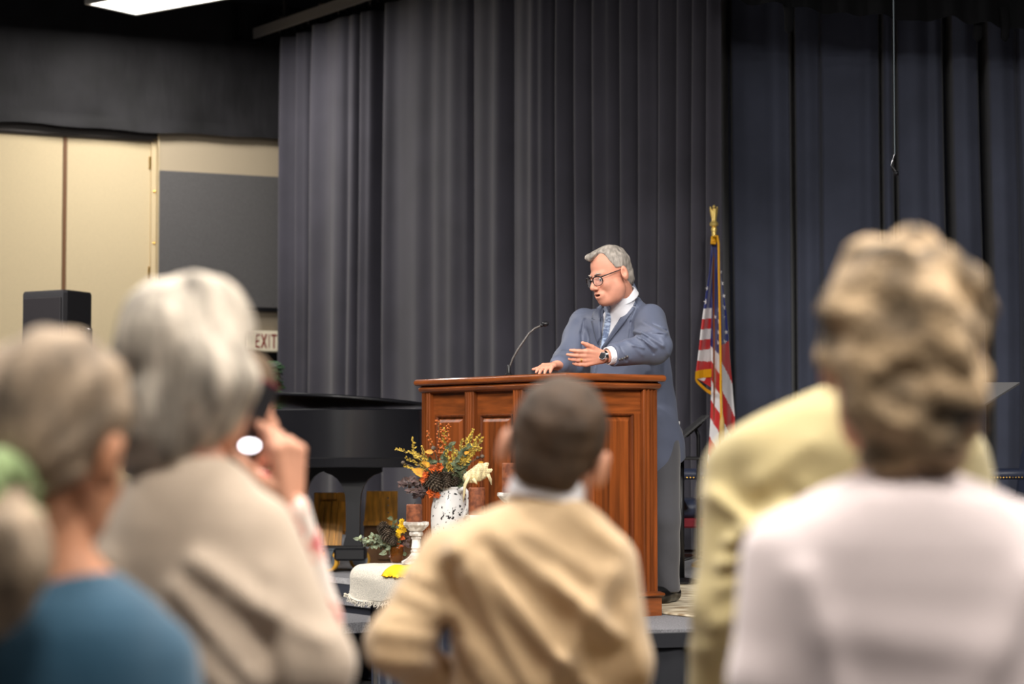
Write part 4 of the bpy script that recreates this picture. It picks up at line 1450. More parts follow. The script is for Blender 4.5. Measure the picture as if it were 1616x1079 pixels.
def sprig(path, leafm, parent, name, L=.028, w=.016, dens=.011, Y=10.0, stem_r=.002, both=True, depth=None):
    """a stem through pixel points with leaves set along it"""
    pts = [at(x, y, Y + (depth[i] if depth else 0)) for i, (x, y) in enumerate(path)]
    s = MB().tube(pts, stem_r, 5).build(name, M['stem'], parent)
    lf = MB()
    for i in range(len(pts) - 1):
        a, c = pts[i], pts[i + 1]
        d = (c - a); ln = np.linalg.norm(d); d = d / ln
        for k in range(max(1, int(ln / dens))):
            p = a + d * (k + rr.random()) * dens
            for sgn in ((-1, 1) if both else (1,)):
                v = d * .5 + np.array([rr.uniform(-1, 1), rr.uniform(-.9, .6), rr.uniform(-.8, .9)])
                lf.leaf(p, v, (rr.uniform(-.5, .5), -1, rr.uniform(0, .8)), L * rr.uniform(.7, 1.2), w * rr.uniform(.8, 1.2))
    o = lf.build('leaves', leafm, s); o['kind'] = 'stuff'
    return s


for pth, m in [([(624, 866), (606, 857), (585, 850), (565, 851)], 'euc'), ([(622, 864), (604, 851), (583, 845)], 'euc'), ([(624, 868), (600, 862), (578, 858)], 'euc'), ([(622, 862), (612, 868), (605, 876)], 'euc'),
               ([(627, 862), (624, 838), (619, 815)], 'greenleaf'), ([(628, 864), (640, 850), (648, 842)], 'euc_dark'), ([(630, 866), (638, 858), (644, 860)], 'euc_dark'), ([(628, 866), (625, 872), (622, 875)], 'euc_dark'), ([(627, 862), (633, 848), (640, 846)], 'orange'), ([(630, 866), (636, 872), (641, 876)], 'greenleaf'), ([(618, 860), (600, 856), (590, 862)], 'euc')]:
    sprig(pth, M[m], t, 'sprig', Y=VY_ + rr.uniform(-.04, .03))


def cone(parent, px, py, Y, r, name='seed_head', m=None):
    c = at(px, py, Y)
    mb = MB()
    mb.ball(c, r * .75, 12, 8)
    for k in range(150):
        z = 1 - 2 * (k + .5) / 150; a = k * 2.39996
        q = math.sqrt(1 - z * z)
        n_ = np.array([q * math.cos(a), q * math.sin(a), z])
        mb.leaf(c + n_ * r * .62, n_ + np.array([0, 0, .35]), (0, 0, 1), r * .5, r * .28, .35)
    return mb.build(name, m or M['cone'], parent)


cone(t, 612, 842, VY_ - .01, .042); cone(t, 605, 833, VY_ + .02, .032); cone(t, 620, 850, VY_ - .03, .03)


def blossom(parent, px, py, Y, r, m, n_=7, name='flower'):
    c = at(px, py, Y)
    ax = np.array([rr.uniform(-.5, .5), -1, rr.uniform(-.1, .6)]); ax /= np.linalg.norm(ax)
    u = np.cross(ax, (0, 0, 1.)); u /= np.linalg.norm(u); v = np.cross(ax, u)
    mb = MB()
    for ring in range(2):
        for k in range(n_):
            a = 2 * PI * (k + ring * .5) / n_
            d = u * math.cos(a) + v * math.sin(a) + ax * (.25 + .5 * ring)
            mb.leaf(c, d, ax, r * (1 - .25 * ring), r * .75, .15)
    mb.ball(c + ax * r * .2, r * .22, 8, 5)
    return mb.build(name, m, parent)


for x, y, r in [(634, 829, .02), (630, 838, .018), (637, 836, .018), (628, 845, .016), (634, 822, .015), (626, 851, .014)]: blossom(t, x, y, VY_ - .03, r, M['yellow'])

# speckled jug with the large autumn arrangement
JY = 9.95
jp = on_table(710, JY)
jug = empty('speckled_jug', jp, 'white speckled pottery jug of autumn flowers before the lectern', 'jug')
M['jug'] = mat('speckled_glaze', (214, 212, 210), .32, spec=.5, noise=(62, .9, .02), col2=(40, 38, 38), stretch=(1, 1, .8))
jm = M['jug'].node_tree
rmp = [n for n in jm.nodes if n.type == 'VALTORGB'][0]
rmp.color_ramp.elements[0].position, rmp.color_ramp.elements[1].position = .375, .40
jt = at(710, 768, JY)[2] - jp[2]
k = jt / .36
prof = [(.0, 0), (.062, 0), (.067, .01), (.077, .05), (.087, .12), (.0905, .2), (.088, .26), (.078, .31), (.066, .335), (.062, .345), (.063, .354), (.067, .36), (.062, .361), (.055, .35), (.055, .32), (.0, .30)]
MB().lathe([(r, z * k) for r, z in prof], jp, 36).build('body', M['jug'], jug, smooth=True)
hx = jp + np.array([.062, -.02, jt - .02])
MB().tube([jp + np.array([.045, -.045, jt - .02]), jp + np.array([.068, -.06, jt - .006]), jp + np.array([.088, -.066, jt - .03]), jp + np.array([.09, -.068, jt - .08]), jp + np.array([.074, -.058, jt - .13]), jp + np.array([.058, -.05, jt - .15])], [.013, .012, .011, .0105, .011, .014], 10).build('handle', M['jug'], jug, smooth=True)
AY = JY - .01
arr = jug


def plume(path, name='goldenrod_sprig', m='golden', r=.008, Y=AY, tip=True):
    pts = [at(x, y, Y) for x, y in path]
    s = MB().tube(pts, .0018, 5).build(name, M['stem'], arr)
    mb = MB()
    n0 = max(1, len(pts) // 2)
    for i in range(n0 - 1, len(pts) - 1):
        a, c = pts[i], pts[i + 1]
        d = c - a; L = np.linalg.norm(d); d = d / L
        for q in range(int(L / .0035)):
            f = (q + rr.random()) * .0035 / L
            taper = 1 - .6 * (i - n0 + 1 + f) / (len(pts) - n0)
            mb.leaf(a + d * f * L, d * .8 + np.array([rr.uniform(-1, 1), rr.uniform(-1, 1), rr.uniform(-1, 1)]) * .8, (rr.uniform(-1, 1), -1, .3), .02 * taper + .005, .009)
    o = mb.build('florets', M[m], s); o['kind'] = 'stuff'
    return s


base = (705, 768)
for tip in [(625, 708, 672, 722), (640, 722, 668, 738), (637, 733, 660, 745), (651, 692, 655, 720), (666, 704, 672, 730), (747, 678, 740, 700), (758, 685, 745, 706), (762, 690, 748, 712), (744, 680, 738, 704), (729, 693, 726, 716), (737, 692, 733, 715), (715, 704, 716, 722), (720, 712, 720, 728), (758, 708, 742, 720), (700, 676, 702, 705), (732, 706, 727, 722), (705, 710, 707, 728), (748, 700, 738, 714)]:
    mx, my = tip[2], tip[3]
    plume([base, ((base[0] + mx) / 2, (base[1] + my) / 2 - 3), (mx, my), ((mx + tip[0]) / 2, (my + tip[1]) / 2 - 1), (tip[0], tip[1])], Y=AY + rr.uniform(-.05, .07))
for pth in [[(702, 765), (698, 725), (693, 690), (692, 664)], [(702, 765), (690, 730), (684, 705), (674, 683)], [(704, 765), (704, 720), (706, 690), (709, 668)], [(702, 765), (695, 720), (697, 695), (699, 672)]]:
    pts = [at(x, y, AY + .03) for x, y in pth]
    s = MB().tube(pts, .0016, 5).build('berry_sprig', M['stem'], arr)
    mb = MB()
    for i in range(1, 3):
        for q in range(11):
            f = rr.random()
            p = pts[i] * (1 - f) + pts[i + 1] * f + np.array([rr.uniform(-.014, .014), rr.uniform(-.012, .012), rr.uniform(-.01, .01)])
            mb.ball(p, rr.uniform(.0045, .0068), 7, 5)
    o = mb.build('berries', M['berry'], s); o['kind'] = 'stuff'
for pth, m, dn in [([(708, 766), (722, 730), (742, 700)], 'greenleaf', .012), ([(706, 766), (700, 730), (712, 700)], 'greenleaf', .012), ([(706, 766), (690, 735), (668, 722)], 'greenleaf', .012), ([(706, 766), (716, 738), (724, 712)], 'euc', .012), ([(695, 772), (670, 768), (650, 765), (630, 762)], 'euc_dark', .008), ([(690, 770), (662, 760), (640, 756)], 'euc_dark', .008), ([(692, 774), (672, 775), (655, 782)], 'euc_dark', .008), ([(690, 774), (668, 772), (645, 774)], 'euc_dark', .009),
                   ([(705, 765), (718, 745), (728, 730)], 'euc', .008), ([(708, 766), (712, 748), (706, 735)], 'euc', .008), ([(712, 768), (724, 756), (730, 742)], 'greenleaf', .007), ([(712, 768), (722, 752), (718, 725)], 'greenleaf', .007), ([(700, 768), (690, 752), (680, 738)], 'greenleaf', .008), ([(710, 768), (728, 765), (734, 752)], 'greenleaf', .007), ([(714, 768), (730, 745), (738, 728)], 'greenleaf', .008), ([(695, 770), (680, 768), (664, 755)], 'greenleaf', .009), ([(705, 768), (715, 764), (728, 768)], 'greenleaf', .006), ([(705, 764), (702, 745), (700, 728)], 'greenleaf', .007)]:
    sprig(pth, M[m], arr, 'leaf_sprig', L=.03, w=.019, dens=dn, Y=AY + rr.uniform(-.05, .04))
cone(arr, 687, 758, AY - .06, .05); cone(arr, 703, 757, AY - .055, .04); cone(arr, 676, 757, AY - .04, .032); cone(arr, 716, 756, AY - .03, .034)
for x, y, r in [(684, 740, .028), (693, 737, .025), (672, 751, .026), (668, 757, .02), (681, 777, .03), (687, 745, .022), (690, 781, .018)]:
    blossom(arr, x, y, AY - .06, r, M['orange'], 6, 'orange_flower')
for x, y, d, L in [(684, 713, (-1, -.3, .05), .042), (672, 750, (-.95, -.4, .5), .075), (679, 736, (-.8, -.5, .5), .05), (732, 716, (.7, -.4, .3), .03), (754, 731, (.8, -.4, .2), .03)]:
    MB().leaf(at(x, y, AY - .05), d, (.2, -1, .35), L, L * .58, .12).build('golden_leaf', M['leaf_gold'], arr, smooth=True)
for x, y, r in [(636, 730, .010), (661, 735, .008), (684, 707, .012), (681, 716, .008), (761, 720, .011), (754, 722, .009)]:
    c = at(x, y, AY - .02)
    MB().ball(c, (r, r, r * .9), 10, 6).tube([c, at((x + 700) / 2, (y + 765) / 2 - 6, AY), at(702, 765, AY)], .0015, 4).build('seed_pod', M['cone'], arr, smooth=True)

# ------------------------------------------------------------------ people
def blend(*ds, k=.02):
    d = ds[0]
    for e in ds[1:]: d = smin(d, e, k)
    return d


def head_f(q, mouth=.004, jowl=1.0):
    """head in its own frame: x to its right, y forward, z up; 0.25 m from chin to crown"""
    ax = np.abs(q[:, 0])
    m = np.stack([ax, q[:, 1], q[:, 2]], 1)
    d = el(q, (0, -.014, .036), (.077, .098, .09))
    d = smin(d, el(q, (0, .028, -.045), (.062, .068, .082)), .03)
    d = smin(d, el(m, (.036, .022, -.072), (.034 * jowl, .05, .045)), .025)
    d = smin(d, el(q, (0, .074, -.106), (.03, .024, .022)), .025)
    d = smin(d, rc(m, (0, .083, .016), (.04, .074, .014), .012, .011), .014)
    d = smin(d, el(m, (.04, .066, -.034), (.024, .024, .026)), .02)
    d = smax(d, -el(m, (.033, .103, -.008), (.02, .018, .013)), .012)
    d = smin(d, el(m, (.033, .077, -.007), (.0135, .0135, .0135)), .003)
    d = smin(d, rc(q, (0, .09, .004), (0, .118, -.036), .009, .0125), .01)
    d = smin(d, el(m, (.012, .105, -.042), (.0095, .012, .009)), .006)
    d = smin(d, el(q, (0, .09, -.076), (.034, .018, .024)), .014)
    d = smin(d, el(q, (0, .102, -.067), (.022, .008, .0055)), .006)
    d = smin(d, el(q, (0, .1, -.085), (.02, .008, .0065)), .006)
    if mouth: d = smax(d, -el(q, (0, .108, -.0755), (.02, .016, mouth)), .003)
    e = el(m, (.089, -.014, -.012), (.013, .02, .034), rot(-14, 0, 0))
    e = smax(e, -el(m, (.101, -.003, -.006), (.009, .011, .017)), .005)
    d = smin(d, e, .006)
    return d


def neck_f(P, a, b, r0, r1): return rc(P, a, b, r0, r1)


def hand_chains(o, fx, s, p, sc=1.0, curl=(14, 18, 22, 26), spread=.05, thumb=(.75, .65, .1)):
    """fingers, palm bones and thumb as radius chains; FX along the fingers, S towards the thumb, P out of the palm"""
    o, fx, s, p = (np.asarray(v, float) for v in (o, fx, s, p))
    fx = fx / np.linalg.norm(fx)
    s = s - fx * (s @ fx); s /= np.linalg.norm(s)
    p = p - fx * (p @ fx) - s * (p @ s); p /= np.linalg.norm(p)
    out = []
    Ls = (.074, .082, .076, .060)
    for j in range(4):
        off = (.030 - .020 * j) * sc
        kn = o + fx * (.092 - .004 * abs(j - 1)) * sc + s * off
        out.append(([o + s * off * .55 + fx * .005, kn], [.015 * sc, .0125 * sc]))
        d = fx + s * (spread * (1.5 - j))
        d /= np.linalg.norm(d)
        pts, rad, q, ang = [kn], [.0105 * sc], kn, 0
        for n_, fr in enumerate((.46, .31, .23)):
            ang += math.radians(curl[j]) * (1, 1.25, .8)[n_]
            dd = d * math.cos(ang) + p * math.sin(ang)
            q = q + dd * Ls[j] * fr * sc
            pts.append(q); rad.append((.0092, .0082, .0066)[n_] * sc)
        out.append((pts, rad))
    t0 = o + s * .022 * sc + fx * .018 * sc + p * .008 * sc
    td = fx * thumb[0] + s * thumb[1] + p * thumb[2]; td /= np.linalg.norm(td)
    t1 = t0 + td * .045 * sc
    td2 = td * .9 + fx * .35; td2 /= np.linalg.norm(td2)
    t2 = t1 + td2 * .034 * sc
    out.append(([t0, t1, t2, t2 + td2 * .026 * sc], [.0165 * sc, .012 * sc, .0105 * sc, .0075 * sc]))
    return out


def hand_f(P, ch, k=.008):
    d = None
    for pts, rad in ch:
        e = chain(P, pts, rad, .004)
        d = e if d is None else smin(d, e, k)
    return d


def bumps(P, f, a, seed=0):
    r_ = np.random.default_rng(seed)
    o = 0
    for i in range(7):
        v = r_.normal(size=3); v = v / np.linalg.norm(v) * f * (.7 + .6 * r_.random())
        o = o + np.sin(P @ v.astype(np.float32) + r_.random() * 6.28)
    return o * (a / 2.6)


def cloth_mat(name, col, nz=.08, rough=.85, sheen=.3):
    return mat(name, col, rough, noise=(6, nz, .3), bump=(420, .25, .002), sheen=sheen)


SK = dict(rough=.55, spec=.4, noise=(14, .1, .3))
M['skin_pink'] = mat('skin_rosy', (214, 150, 126), **SK)
M['skin'] = mat('skin', (206, 150, 122), **SK)
M['skin_tan'] = mat('skin_tan', (188, 130, 96), **SK)
M['hair_grey'] = mat('hair_grey', (150, 142, 134), .6, noise=(60, .35, .25), stretch=(1, 1, .3), bump=(160, .5, .004), bstretch=(1, 1, .2))
M['hair_white'] = mat('hair_white', (184, 172, 156), .75, noise=(24, .4, .22), stretch=(1.4, 1.4, .3), bump=(120, .6, .006), bstretch=(1, 1, .2))
M['hair_ash'] = mat('hair_ash', (154, 130, 100), .75, noise=(16, .62, .16), bump=(70, .8, .01))
M['hair_brown'] = mat('hair_brown', (68, 51, 36), .75, noise=(40, .3, .3), stretch=(1, 1, .5), bump=(150, .5, .004))
M['hair_pale'] = mat('hair_pale', (146, 126, 104), .75, noise=(22, .42, .22), stretch=(1.5, .5, .7), bump=(130, .5, .005), bstretch=(1.5, .4, .8))
M['hair_dark'] = mat('hair_darkbrown', (86, 66, 44), .6, noise=(30, .4), stretch=(1, 1, .3), bump=(120, .5, .005))
M['shirt_white'] = mat('white_shirt', (226, 226, 232), .7, sheen=.2)
M['shoe'] = mat('black_shoe', (18, 17, 18), .3, coat=.3)
M['trouser_grey'] = cloth_mat('grey_trousers', (78, 78, 84))
M['suit'] = cloth_mat('grey_blue_suit', (92, 99, 120), .06, .55, .06)
M['dark_cloth'] = cloth_mat('dark_trousers', (48, 46, 50))


def shoes_legs(par, x, y, zhip, m, yaw=0, w=.1, foot=True, origin=None):
    """trousers or skirt legs and shoes standing on the floor"""
    c, s = math.cos(math.radians(yaw)), math.sin(math.radians(yaw))

    def wp(a, b_, z): return (x + a * c - b_ * s, y + a * s + b_ * c, z)

    def leg(P):
        d = el(P, wp(0, 0, zhip), (.18, .13, .14))
        for q in (-1, 1):
            d = smin(d, chain(P, [wp(q * w, 0, zhip - .03), wp(q * w, .02, zhip * .53), wp(q * w, -.01, .07)], [.095, .07, .062], .03), .03)
        return np.maximum(d, .05 - P[:, 2])
    sdf_mesh('trousers', leg, (x - .35, y - .3, .0), (x + .35, y + .3, zhip + .2), .02, m, par, origin)
    for q in (-1, 1):
        def shoe(P, q=q):
            d = chain(P, [wp(q * w, -.06, .04), wp(q * w, .05, .035), wp(q * w, .14, .028)], [.042, .046, .034], .02)
            d = smin(d, rc(P, wp(q * w, -.03, .05), wp(q * w, -.02, .1), .04, .045), .02)
            return np.maximum(d, .003 - P[:, 2])
        p = wp(q * w, .04, 0)
        sdf_mesh('shoe', shoe, (p[0] - .22, p[1] - .22, -.01), (p[0] + .22, p[1] + .22, .14), .014, M['shoe'], par, origin)


def watcher(name, label, Y, rows, arms, head, neck, mskin, mcloth, cloth_name, hair, mhair, folds=(), hem=None, hands=True, mtrous='dark_cloth', collar=None, h=.011, lean=0, extra=None, zoff=0):
    """a standing listener seen from behind. ROWS: pixel y, left, right, half depth in metres (one silhouette of the garment at depth Y)"""
    sc = F / Y
    X0 = at((rows[-1][1] + rows[-1][2]) / 2, 700, Y)[0]
    root_p = np.array([X0, Y, 0])
    tab = []
    for r in rows:
        a = at(r[1], r[0], Y); c = at(r[2], r[0], Y)
        tab.append((a[2], (c[0] - a[0]) / 2, r[3], (a[0] + c[0]) / 2, Y + (r[4] if len(r) > 4 else 0)))
    zt_ = max(t_[0] for t_ in tab)
    thin = [(z, a * .86, b_ * .84, cx, cy) for z, a, b_, cx, cy in tab]
    J = []
    for arm in arms: J.append([at(px, py, Y + dy) for px, py, dy in arm['pts']])
    hp, hR, hs = np.asarray(at(head['c'][0], head['c'][1], Y + head.get('dy', 0))), rot(*head['rot']), head.get('s', 1.0)
    nb = at(neck[0], neck[1], Y + (neck[2] if len(neck) > 2 else 0))
    zhip = tab[0][0]
    zhip = max(.6, zt_ - .58)

    def headw(P):
        q = ((P - hp.astype(np.float32)) @ hR) / hs
        return head_f(q) * hs

    def body(P):
        d = loftd(P, thin)
        d = np.maximum(d, zhip - .1 - P[:, 2])
        d = smin(d, rc(P, nb - np.array([0, 0, .06]), hp + hR @ np.array([0, -.02, -.06]) * hs, .052 * hs, .05 * hs), .03)
        for j_, arm in zip(J, arms): d = smin(d, chain(P, j_, [.042, .034, .027], .02), .02)
        for q in (-1, 1): d = smin(d, chain(P, [(X0 + q * .09, Y, zhip - .05), (X0 + q * .09, Y + .02, zhip * .53), (X0 + q * .09, Y - .01, .09), (X0 + q * .09, Y + .06, .04)], [.08, .055, .04, .03], .03), .03)
        return d
    allp = np.array([p for j_ in J for p in j_] + [hp])
    lo = np.minimum(allp.min(0) - .2, [X0 - .35, Y - .3, 0]); hi = np.maximum(allp.max(0) + .2, [X0 + .35, Y + .3, 1])
    lo[2] = 0
    parts = [(headw, hp - .2, hp + .2, .0055)]
    for j_, arm in zip(J, arms):
        if not hands: continue
        fx = arm.get('fx', j_[-1] - j_[-2]); s_ = arm.get('s', (0, 1, .2)); p_ = arm.get('p', (1 if j_[-1][0] < X0 else -1, 0, 0))
        ch = hand_chains(j_[-1], fx, s_, p_, arm.get('hs', .95), arm.get('curl', (28, 32, 34, 36)), thumb=arm.get('thumb', (.8, .5, .3)))
        hf = (lambda ch: (lambda P: hand_f(P, ch)))(ch)
        parts.append((hf, j_[-1] - .22, j_[-1] + .22, .0045 if arm.get('seen') else .006))
    po = sdf_mesh(name, body, lo, hi, .016, mskin, None, root_p, parts=parts)
    tag(po, label, 'person')

    def garment(P):
        d = loftd(P, tab)
        for j_, arm in zip(J, arms):
            r = arm.get('r', (.055, .05, .042))
            e = chain(P, j_[:2] + [j_[1] + (j_[2] - j_[1]) * .93], r, .025)
            d = smin(d, e, arm.get('k', .025))
        for fo in folds:
            a, c = at(fo[0], fo[1], Y), at(fo[2], fo[3], Y)
            d = d + ridge(P, (a[0], a[2]), (c[0], c[2]), fo[4] * 1.45, fo[5])
        d = d + bumps(P, 26, .0022, 3)
        if extra is not None: d = extra(P, d)
        return d
    sdf_mesh(cloth_name, garment, (lo[0], lo[1], tab[-1][0] - .03), (hi[0], hi[1], zt_ + .06), h, mcloth, po, root_p)
    if collar is not None:
        cc = at(collar[0], collar[1], Y + (collar[6] if len(collar) > 6 else 0))
        cr = rot(0, collar[4], collar[5])

        def colf(P):
            q = (P - cc.astype(np.float32)) @ cr
            rho = np.sqrt(q[:, 0] ** 2 + (q[:, 1] * 1.05) ** 2)
            return np.sqrt((rho - collar[2] - q[:, 2] * -.15) ** 2 + np.maximum(np.abs(q[:, 2]) - collar[3], 0) ** 2) - .007
        sdf_mesh('shirt_collar', colf, cc - .13, cc + .13, .006, M['shirt_white'], po, root_p)

    def hairw(P):
        q = ((P - hp.astype(np.float32)) @ hR) / hs
        return hair(q, P) * hs
    ho = sdf_mesh('hair', hairw, hp - .3, hp + .26, .007, mhair, po, root_p)
    shoes_legs(po, X0, Y, zhip, M[mtrous], origin=root_p)
    return po, dict(hp=hp, hR=hR, X0=X0, Y=Y, root=root_p, hair=ho)


def short_hair(q, P, t=.009, nape=-.075):
    m = np.stack([np.abs(q[:, 0]), q[:, 1], q[:, 2]], 1)
    d = el(q, (0, -.014, .036), (.077 + t, .098 + t, .09 + t))
    d = smin(d, el(q, (0, -.062, -.03), (.058 + t * .6, .046, .06)), .02)
    lim = np.interp(q[:, 1], [-.12, -.07, -.03, -.005, .02, .035, .09], [nape, nape, -.045, -.02, -.02, .03, .062]).astype(np.float32)
    d = smax(d, lim - q[:, 2], .012)
    return d + bumps(q, 140, .0016, 1)


# --- the boy in the tan jacket
M['tan'] = cloth_mat('tan_jacket', (198, 168, 129))
watcher('person', 'boy in a tan jacket with short brown hair standing before the display table', 3.55,
        [(780, 818, 908, .056, .0), (788, 808, 918, .061), (797, 786, 930, .07), (812, 748, 950, .084), (835, 705, 968, .095), (870, 684, 985, .10), (930, 700, 985, .105), (1000, 715, 985, .102), (1079, 708, 992, .10), (1250, 690, 1005, .11), (1330, 688, 1008, .112)],
        [dict(pts=[(706, 880, -.005), (624, 1016, -.06), (716, 1108, .09)], r=(.052, .049, .041), fx=(.6, .5, -.5), k=.012), dict(pts=[(960, 893, 0), (984, 1045, -.02), (982, 1185, .05)], r=(.05, .045, .04))],
        dict(c=(877, 712), rot=(-8, -4, 14), s=.96, dy=.02), (862, 800, .0), M['skin'], M['tan'], 'jacket', short_hair, M['hair_brown'],
        folds=[(720, 860, 880, 1030, .012, .02), (735, 900, 840, 1075, .011, .018), (790, 850, 960, 990, .009, .02), (715, 960, 800, 1079, .010, .016), (860, 1079, 965, 900, .008, .018), (770, 830, 700, 880, .006, .015), (640, 930, 700, 960, .007, .013), (610, 985, 690, 1000, .007, .013), (600, 1030, 680, 1040, .007, .012), (900, 800, 975, 860, .005, .015), (990, 960, 1010, 1060, .005, .013), (760, 870, 930, 1079, .008, .012), (730, 1010, 770, 1079, .008, .011), (870, 900, 975, 1000, .006, .014), (650, 900, 690, 915, .006, .009), (620, 960, 690, 975, .006, .008), (820, 830, 930, 900, .005, .016)],
        collar=(863, 776, .058, .018, -12, 12), mtrous='dark_cloth')

# --- the woman in the pale pink sweater
M['pink'] = cloth_mat('pink_sweater', (238, 221, 218), .04)


def curly(q, P):
    d = el(q, (0, -.005, .034), (.102, .115, .116))
    d = smin(d, el(q, (0, -.055, -.05), (.09, .065, .085)), .04)
    d = smin(d, el(q, (.005, -.06, -.115), (.06, .045, .04)), .03)
    d = d + bumps(q, 62, .0068, 5) + bumps(q, 115, .0055, 8)
    s = np.sqrt((q[:, 0] + .025) ** 2 + (q[:, 2] + .055) ** 2)
    d = d - .006 * np.cos(s * 150) * np.exp(-(s / .055) ** 2) * (q[:, 1] < 0)
    return smax(d, q[:, 1] - np.where(q[:, 2] > .06, .2, .045), .03)


watcher('person', 'woman in a pale pink sweater with curly ash hair before the khaki-jacketed man', 2.54,
        [(736, 1372, 1484, .052, .0), (748, 1345, 1510, .062), (762, 1306, 1550, .076), (782, 1266, 1590, .09), (812, 1232, 1626, .1), (850, 1212, 1650, .11), (910, 1205, 1660, .118), (1000, 1202, 1668, .12), (1079, 1200, 1672, .12), (1280, 1190, 1684, .13), (1500, 1184, 1690, .135)],
        [dict(pts=[(1236, 878, 0), (1216, 1080, -.03), (1240, 1270, .06)], r=(.052, .045, .04)), dict(pts=[(1630, 870, 0), (1662, 1080, -.03), (1650, 1270, .06)], r=(.054, .048, .04))],
        dict(c=(1420, 562), rot=(4, -4, 0), s=1.0, dy=.02), (1428, 760, .0), M['skin'], M['pink'], 'sweater', curly, M['hair_ash'],
        folds=[(1600, 900, 1500, 1079, .006, .025), (1250, 900, 1300, 1079, .005, .02), (1300, 980, 1520, 1010, .004, .03)], mtrous='dark_cloth')

# --- the man in the khaki jacket
M['khaki'] = cloth_mat('khaki_jacket', (194, 176, 126))
watcher('person', 'man in a khaki jacket with bent arms beyond the pink-sweatered woman', 3.3,
        [(598, 1322, 1432, .055, .02), (612, 1290, 1450, .062, .02), (628, 1255, 1470, .075, .01), (648, 1212, 1495, .09), (668, 1175, 1520, .102), (688, 1146, 1540, .112), (712, 1135, 1550, .12), (760, 1138, 1545, .125), (850, 1150, 1540, .13), (960, 1160, 1545, .13), (1079, 1150, 1550, .13), (1300, 1140, 1560, .135), (1420, 1138, 1562, .135)],
        [dict(pts=[(1166, 745, 0), (1148, 960, -.05), (1126, 1210, .04)], r=(.056, .052, .046), k=.012, fx=(.1, .3, -.9)), dict(pts=[(1514, 765, 0), (1545, 930, -.03), (1500, 1090, .15)], r=(.05, .048, .042), fx=(-.3, .9, .1))],
        dict(c=(1418, 512), rot=(-6, -6, 4), s=.98, dy=.05), (1380, 640, .02), M['skin_tan'], M['khaki'], 'jacket', short_hair, M['hair_grey'],
        folds=[(1120, 780, 1180, 830, .013, .012), (1140, 850, 1225, 795, .02, .011), (1130, 885, 1230, 850, .02, .011), (1130, 920, 1200, 890, .012, .012), (1120, 980, 1180, 950, .01, .013), (1190, 760, 1260, 700, .006, .02), (1100, 1020, 1170, 1000, .009, .012), (1250, 760, 1330, 900, .006, .02)],
        collar=(1378, 610, .06, .014, -12, 0, .01))

# --- the white-haired woman in the beige jacket
M['beige'] = cloth_mat('beige_jacket', (190, 170, 149))


def bob(q, P):
    cap = smax(el(q, (0, -.014, .036), (.083, .104, .096)), np.where(q[:, 2] < .05, q[:, 1] - .045, -.2), .01)
    d = el(q, (0, -.008, .034), (.094, .108, .104))
    m = np.stack([np.abs(q[:, 0]), q[:, 1], q[:, 2]], 1)
    d = smin(d, el(m, (.052, -.015, -.005), (.05, .08, .07)), .03)
    d = smin(d, el(m, (.05, -.02, -.045), (.044, .066, .06)), .04)
    d = smin(d, el(q, (-.015, -.066, -.08), (.058, .044, .075)), .03)
    d = d - .009 * np.sin(q[:, 0] * 55 + 25 * q[:, 2] + 1) * np.clip((.06 - q[:, 2]) * 12, 0, 1) * .6
    d = d + bumps(q, 42, .0085, 12) + bumps(q * np.array([2.4, 2.4, .6], np.float32), 60, .004, 4)
    d = d + .012 * np.exp(-((q[:, 0] - .005) / .008) ** 2) * np.clip(q[:, 2] * 20 - .6, 0, 1)
    face = (q[:, 1] > .03) & (q[:, 2] < .055)
    return smin(smax(d, np.where(q[:, 2] < .05, q[:, 1] - .045, -.2), .03), cap, .008)


watcher('person', 'white-haired woman in a beige jacket beside the hand raising a phone', 3.0,
        [(722, 236, 362, .056, .0), (736, 214, 382, .066), (756, 200, 400, .08), (785, 190, 418, .095), (825, 178, 436, .108), (880, 168, 452, .118), (950, 165, 462, .122), (1079, 165, 470, .122), (1300, 150, 490, .13), (1420, 146, 494, .132)],
        [dict(pts=[(208, 850, 0), (165, 1040, -.03), (200, 1200, .1)], r=(.05, .046, .042)), dict(pts=[(408, 842, 0), (496, 1050, -.05), (470, 1215, .12)], r=(.055, .054, .046))],
        dict(c=(296, 586), rot=(-30, -2, 0), s=1.0, dy=.02), (298, 745, .0), M['skin'], M['beige'], 'jacket', bob, M['hair_white'],
        folds=[(300, 920, 420, 1060, .011, .018), (270, 960, 380, 1079, .009, .016), (330, 880, 440, 960, .010, .018), (440, 900, 470, 1079, .006, .016), (480, 980, 530, 1000, .006, .012), (180, 880, 230, 1000, .006, .02)],
        collar=None, mtrous='dark_cloth')

# --- the woman in teal with a ponytail
M['teal'] = cloth_mat('teal_sweater', (31, 74, 97), .05)


def pulled(q, P):
    d = el(q, (0, -.012, .036), (.088, .108, .1))
    d = smin(d, el(q, (0, -.05, -.02), (.07, .06, .07)), .03)
    d = d - .0025 * np.sin(np.arctan2(q[:, 0], q[:, 2] + .1) * 26 + q[:, 1] * 40)
    lim = np.interp(q[:, 1], [-.12, -.05, -.02, .02, .09], [-.08, -.075, -.03, -.005, .05]).astype(np.float32)
    d = smax(d, lim - q[:, 2], .015)
    return d + bumps(q, 60, .0025, 2)


